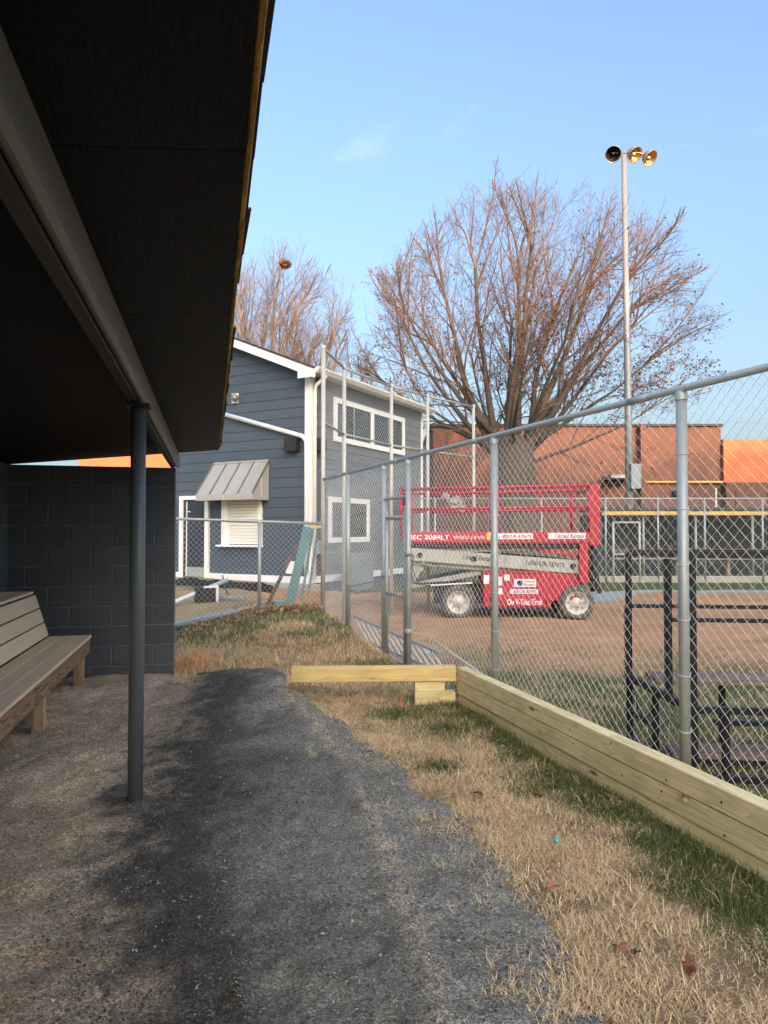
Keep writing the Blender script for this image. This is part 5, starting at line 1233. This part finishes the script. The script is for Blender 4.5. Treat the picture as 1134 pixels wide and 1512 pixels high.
bpy.data.objects['fallen_leaf.011'].matrix_local = Matrix.Translation(pk) @ Matrix.Rotation(math.atan2(TDIR.y, TDIR.x), 4, 'Z') @ Matrix.Rotation(math.pi/2, 4, 'X') @ Matrix.Scale(0.5, 4)
p = ground_at(822, 1252)
tag(MB().lathe([(0.0, 0.009), (0.011, 0.009), (0.013, 0.006), (0.013, 0.0), (0.0, 0.001)], Matrix.Translation(p+Vector((0, 0, 0.035))) @ Matrix.Rotation(0.7, 4, 'X'), 12).build('bottle_cap', MT['cyan']), 'small cyan plastic cap lying on the straw', 'cap')
p = ground_at(172, 1232)
tag(MB().tube([p+Vector((-0.05, 0, 0.012)), p+Vector((-0.01, 0.01, 0.016)), p+Vector((0.03, 0.005, 0.012)), p+Vector((0.05, 0.02, 0.014))], 0.0025, 5).tube([p+Vector((0.03, 0.005, 0.012)), p+Vector((0.045, -0.02, 0.014))], 0.002, 5).build('straw_stalk', MT['leaf_tan']), 'pale straw stalk on dirt just below the pipe post', 'straw')

# ------------------------------------------------------------------ grass, straw, grains
def blades(name, P, Hh, lean, width, colr, parent=None, seg=2):
    n = len(P); an = nr.uniform(0, 2*np.pi, n); d = np.stack([np.cos(an), np.sin(an), np.zeros(n)], 1)
    wv = np.stack([-np.sin(an), np.cos(an), np.zeros(n)], 1)
    tw = nr.uniform(-0.7, 0.7, n); wv = wv*np.cos(tw)[:, None] + d*np.sin(tw)[:, None]
    up = np.array([0, 0, 1.0])[None]
    lean = lean[:, None]; H = Hh[:, None]; w = width[:, None]
    a1 = lean*0.7; a2 = lean*1.35
    m = P + (d*np.sin(a1)+up*np.cos(a1))*H*0.5
    t = m + (d*np.sin(a2)+up*np.cos(a2))*H*0.5 + nr.normal(0, 0.008, (n, 3))
    V = np.stack([P-wv*w, P+wv*w, m-wv*w*0.8, m+wv*w*0.8, t], 1).reshape(-1, 3)
    b = np.arange(n)[:, None]*5
    Fq = b+np.array([[0, 1, 3, 2]]); Ft = b+np.array([[2, 3, 4]])
    flat = np.concatenate([Fq, Ft], 1).ravel(); sizes = np.tile([4, 3], n)
    me = raw_mesh(name, V, flat, sizes, np.repeat(colr, 5, 0))
    o = obj(name, me, MT['blade'], parent); return o
def scatter(n, xr, yr, dens):
    x = nr.uniform(*xr, n); y = nr.uniform(*yr, n); k = nr.random(n) < dens(x, y); return x[k], y[k]
def straw_dens(x, y):
    z1, z2 = height(x, y), path_height(x, y)
    out = np.maximum(sst(-0.03, 0.004, z1-z2+(fbm(x*8, y*8, 91)-0.5)*0.05), 0.22*sst(0.45, 0.0, path_edge(y)-x)*sst(0.5, 0.62, fbm(x*5, y*5, 95)))
    px, py = x-TE.x, y-TE.y; offd = -(px*TN.x+py*TN.y); along = px*TDIR.x+py*TDIR.y
    ok = ((offd > -0.01) | (along < -0.1)) & (fence_d(x, y) < 0.0)
    wall = ((x*DD.x+y*DD.y) > SW+0.22) | ((x*DR.x+y*DR.y) > -0.34)
    clump = 0.25+0.95*sst(0.35, 0.62, fbm(x*6, y*6, 92))
    inside = np.where(y < 6.8, sst(0.62, 0.40, path_edge(y)-x), 1.0)
    return out*ok*wall*clump*inside
x, y = scatter(330000, (-0.9, 2.2), (1.4, 6.3), straw_dens)
ga = green_amount(x, y); isg = nr.random(len(x)) < ga*0.92
def straw_col(n):
    c = np.array([[0.80, 0.60, 0.36], [0.68, 0.48, 0.27], [0.84, 0.68, 0.45], [0.46, 0.31, 0.17]])[nr.choice(4, n, p=[.4, .25, .22, .13])]
    return c*nr.uniform(0.8, 1.15, (n, 1))
def green_col(n):
    c = np.array([[0.095, 0.125, 0.04], [0.065, 0.095, 0.03], [0.15, 0.18, 0.06], [0.30, 0.25, 0.11]])[nr.choice(4, n, p=[.45, .3, .2, .05])]
    return c*nr.uniform(0.8, 1.2, (n, 1))
xs, ys2 = x[~isg], y[~isg]; n = len(xs); thin = nr.random(n) < 0.85; xs, ys2 = xs[thin], ys2[thin]; n = len(xs)
P = np.stack([xs, ys2, np.maximum(height(xs, ys2), path_height(xs, ys2)) - 0.004], 1)
tag(blades('dry_grass', P, nr.uniform(0.02, 0.065, n)*(0.6+0.9*fbm(xs*2.5, ys2*2.5, 97))*(1+0.8*(nr.random(n) < 0.10)), nr.uniform(0.8, 1.5, n), nr.uniform(0.0006, 0.0017, n), straw_col(n)), 'dry straw coloured grass between the gravel path and kerb', 'dry grass', kind='stuff')
xg, yg = x[isg], y[isg]; n = len(xg)
rep = 1; xg = np.repeat(xg, rep)+nr.normal(0, 0.012, n*rep); yg = np.repeat(yg, rep)+nr.normal(0, 0.012, n*rep); n = len(xg)
P = np.stack([xg, yg, height(xg, yg)-0.004], 1)
tag(blades('green_grass', P, nr.uniform(0.02, 0.07, n), nr.uniform(0.2, 1.2, n), nr.uniform(0.0008, 0.0018, n), green_col(n)), 'green grass growing along the foot of the timber kerb', 'grass', kind='stuff')
# farther bank by the low fence
x, y = scatter(70000, (-3.4, 0.5), (6.2, 10.3), straw_dens)
ga = green_amount(x, y); isg = nr.random(len(x)) < ga*0.8
n = len(x); cc_ = np.where(isg[:, None], green_col(n)*1.5, straw_col(n)*0.95)
P = np.stack([x, y, height(x, y)-0.004], 1)
tag(blades('bank_grass', P, nr.uniform(0.04, 0.10, n), nr.uniform(0.3, 1.35, n), nr.uniform(0.0016, 0.003, n), cc_), 'patchy dry and green grass on the bank before the low fence', 'grass', kind='stuff')
# grass beyond the fence, near the bleacher
def fdens(x, y): return (fence_d(x, y) > 0.05)*sst(9.3, 7.0, y+(fbm(x*0.9, y*0.9, 21)-0.5)*3.0)*sst(0.25, 0.6, fbm(x*3.1, y*3.1, 33)+0.1)
x, y = scatter(60000, (-0.2, 4.6), (2.6, 9.6), fdens)
n = len(x); isg = nr.random(n) < 0.6; cc_ = np.where(isg[:, None], green_col(n)*1.4, straw_col(n)*0.8)
P = np.stack([x, y, height(x, y)-0.004], 1)
tag(blades('field_grass', P, nr.uniform(0.03, 0.08, n), nr.uniform(0.2, 1.2, n), nr.uniform(0.0016, 0.003, n), cc_), 'thin green and tan grass beyond the fence round the bleacher', 'grass', kind='stuff')
# dead leaves and weeds along the low fence foot
n = 1300; f = nr.random(n); base = np.where((f < 0.55)[:, None], np.array(LP[0])[None]+(np.array(LP[1])-np.array(LP[0]))[None]*(f/0.55)[:, None], np.array(LP[1])[None]+(np.array(FC)-np.array(LP[1]))[None]*((f-0.55)/0.45)[:, None])
x = base[:, 0]+nr.normal(0, 0.10, n); y = base[:, 1]+nr.normal(-0.04, 0.10, n)
zz = height(x, y)+np.abs(nr.normal(0, 0.045, n))
C = np.stack([x, y, zz], 1); a = nr.normal(0, 1, (n, 3)); a /= np.linalg.norm(a, axis=1)[:, None]; b_ = np.cross(a, nr.normal(0, 1, (n, 3))); b_ /= np.linalg.norm(b_, axis=1)[:, None]
s_ = nr.uniform(0.015, 0.04, (n, 1)); V = np.stack([C-a*s_, C+b_*s_*0.6, C+a*s_, C-b_*s_*0.6], 1).reshape(-1, 3)
cl = np.array([[0.36, 0.19, 0.12], [0.28, 0.13, 0.08], [0.5, 0.33, 0.21]])[nr.integers(0, 3, n)]*nr.uniform(.7, 1.2, (n, 1))
tag(obj('leaf_litter', raw_mesh('leaf_litter', V, np.arange(4*n), np.full(n, 4), np.repeat(cl, 4, 0)), MT['leafdry']), 'reddish brown leaf litter heaped along the low fence foot', 'leaf litter', kind='stuff')
# weeds at the end wall corner
e0 = D(SW+0.05, -0.25); n = 1500
x = e0.x+nr.normal(0.02, 0.11, n); y = e0.y+nr.normal(0.05, 0.12, n); k = (x*DR.x+y*DR.y) > -0.35; x, y = x[k], y[k]; n = len(x)
P = np.stack([x, y, np.maximum(height(x, y), path_height(x, y))-0.004], 1)
tag(blades('dry_weeds', P, nr.uniform(0.06, 0.16, n), nr.uniform(0.3, 1.3, n), nr.uniform(0.0016, 0.003, n), straw_col(n)*np.array([[1.05, .85, .7]])), 'tuft of orange dry weeds at the dugout wall corner', 'weeds', kind='stuff')
# loose grains and chips on the path
def octas(name, x, y, r, colr, mt, flat_=0.6):
    n = len(x); z = surf(x, y)
    C = np.stack([x, y, z+r*0.25], 1)
    an = nr.uniform(0, 2*np.pi, n); d1 = np.stack([np.cos(an), np.sin(an), nr.normal(0, .3, n)], 1); d2 = np.stack([-np.sin(an), np.cos(an), nr.normal(0, .3, n)], 1); d3 = np.array([[0, 0, 1.0]])
    q = nr.uniform(0.6, 1.4, (n, 1)); r_ = r[:, None]
    V = np.stack([C+d1*r_*q, C+d2*r_, C-d1*r_*q, C-d2*r_, C+d3*r_*flat_, C-d3*r_*flat_], 1).reshape(-1, 3)
    fc = np.array([[0,1,4],[1,2,4],[2,3,4],[3,0,4],[1,0,5],[2,1,5],[3,2,5],[0,3,5]]); flat = (np.arange(n)[:, None, None]*6+fc[None]).ravel()
    return obj(name, raw_mesh(name, V, flat, np.full(8*n, 3), np.repeat(colr, 6, 0)), mt)
N0 = 85000
y = 1.7+5.2*nr.random(N0)**1.7; x = nr.uniform(-1.7, 1.1, N0)
k = (nr.random(N0) < sst(-0.35, 0.2, x-dirt_edge(y)))*(nr.random(N0) < sst(0.42, -0.05, x-path_edge(y))**1.5); k = k > 0; x, y = x[k], y[k]; n = len(x)
cg = np.array([[0.165, 0.16, 0.135], [0.08, 0.077, 0.068], [0.26, 0.25, 0.21], [0.44, 0.42, 0.35]])[nr.choice(4, n, p=[.45, .36, .15, .04])]*nr.uniform(.8, 1.2, (n, 1))
dkb = np.exp(-((x-dirt_edge(y)-0.28)/0.3)**2)[:, None]; cg = cg*(1-0.45*dkb)
tag(octas('gravel_grains', x, y, np.where(nr.random(n) < 0.07, nr.uniform(0.004, 0.0085, n), nr.uniform(0.0016, 0.0042, n)), cg, MT['grain']), 'loose dark gravel grains scattered over the path', 'gravel', kind='stuff')
n = 6000; y = 1.7+5.3*nr.random(n)**1.6; x = dirt_edge(y)-nr.uniform(-0.3, 1.6, n)
cg = np.array([[0.30, 0.25, 0.18], [0.2, 0.165, 0.12], [0.38, 0.32, 0.25]])[nr.choice(3, n)]*nr.uniform(.8, 1.2, (n, 1))
k = (x*DR.x+y*DR.y) > TB+0.05; x, y, cg = x[k], y[k], cg[k]; n = len(x)
tag(octas('dirt_clods', x, y, nr.uniform(0.0018, 0.006, n), cg, MT['grain']), 'crumbs of dry earth scattered on the dugout floor', 'earth', kind='stuff')
n = 1500; y = 1.8+5.2*nr.random(n)**1.5; x = nr.uniform(-2.1, 0.5, n); k = (nr.random(n) < 0.35+0.65*np.exp(-((x-dirt_edge(y)-0.2)/0.5)**2)) & ((x*DR.x+y*DR.y) > TB+0.1); x, y = x[k], y[k]; n = len(x)
P = np.stack([x, y, path_height(x, y)+0.004], 1)
o = blades('wood_chips', P, nr.uniform(0.006, 0.024, n), nr.uniform(1.2, 1.5, n), nr.uniform(0.0011, 0.0024, n), np.array([[0.55, 0.47, 0.33]])*nr.uniform(.7, 1.25, (n, 1)))
tag(o, 'pale wood chips and straw bits littering the dark floor', 'wood chips', kind='stuff')
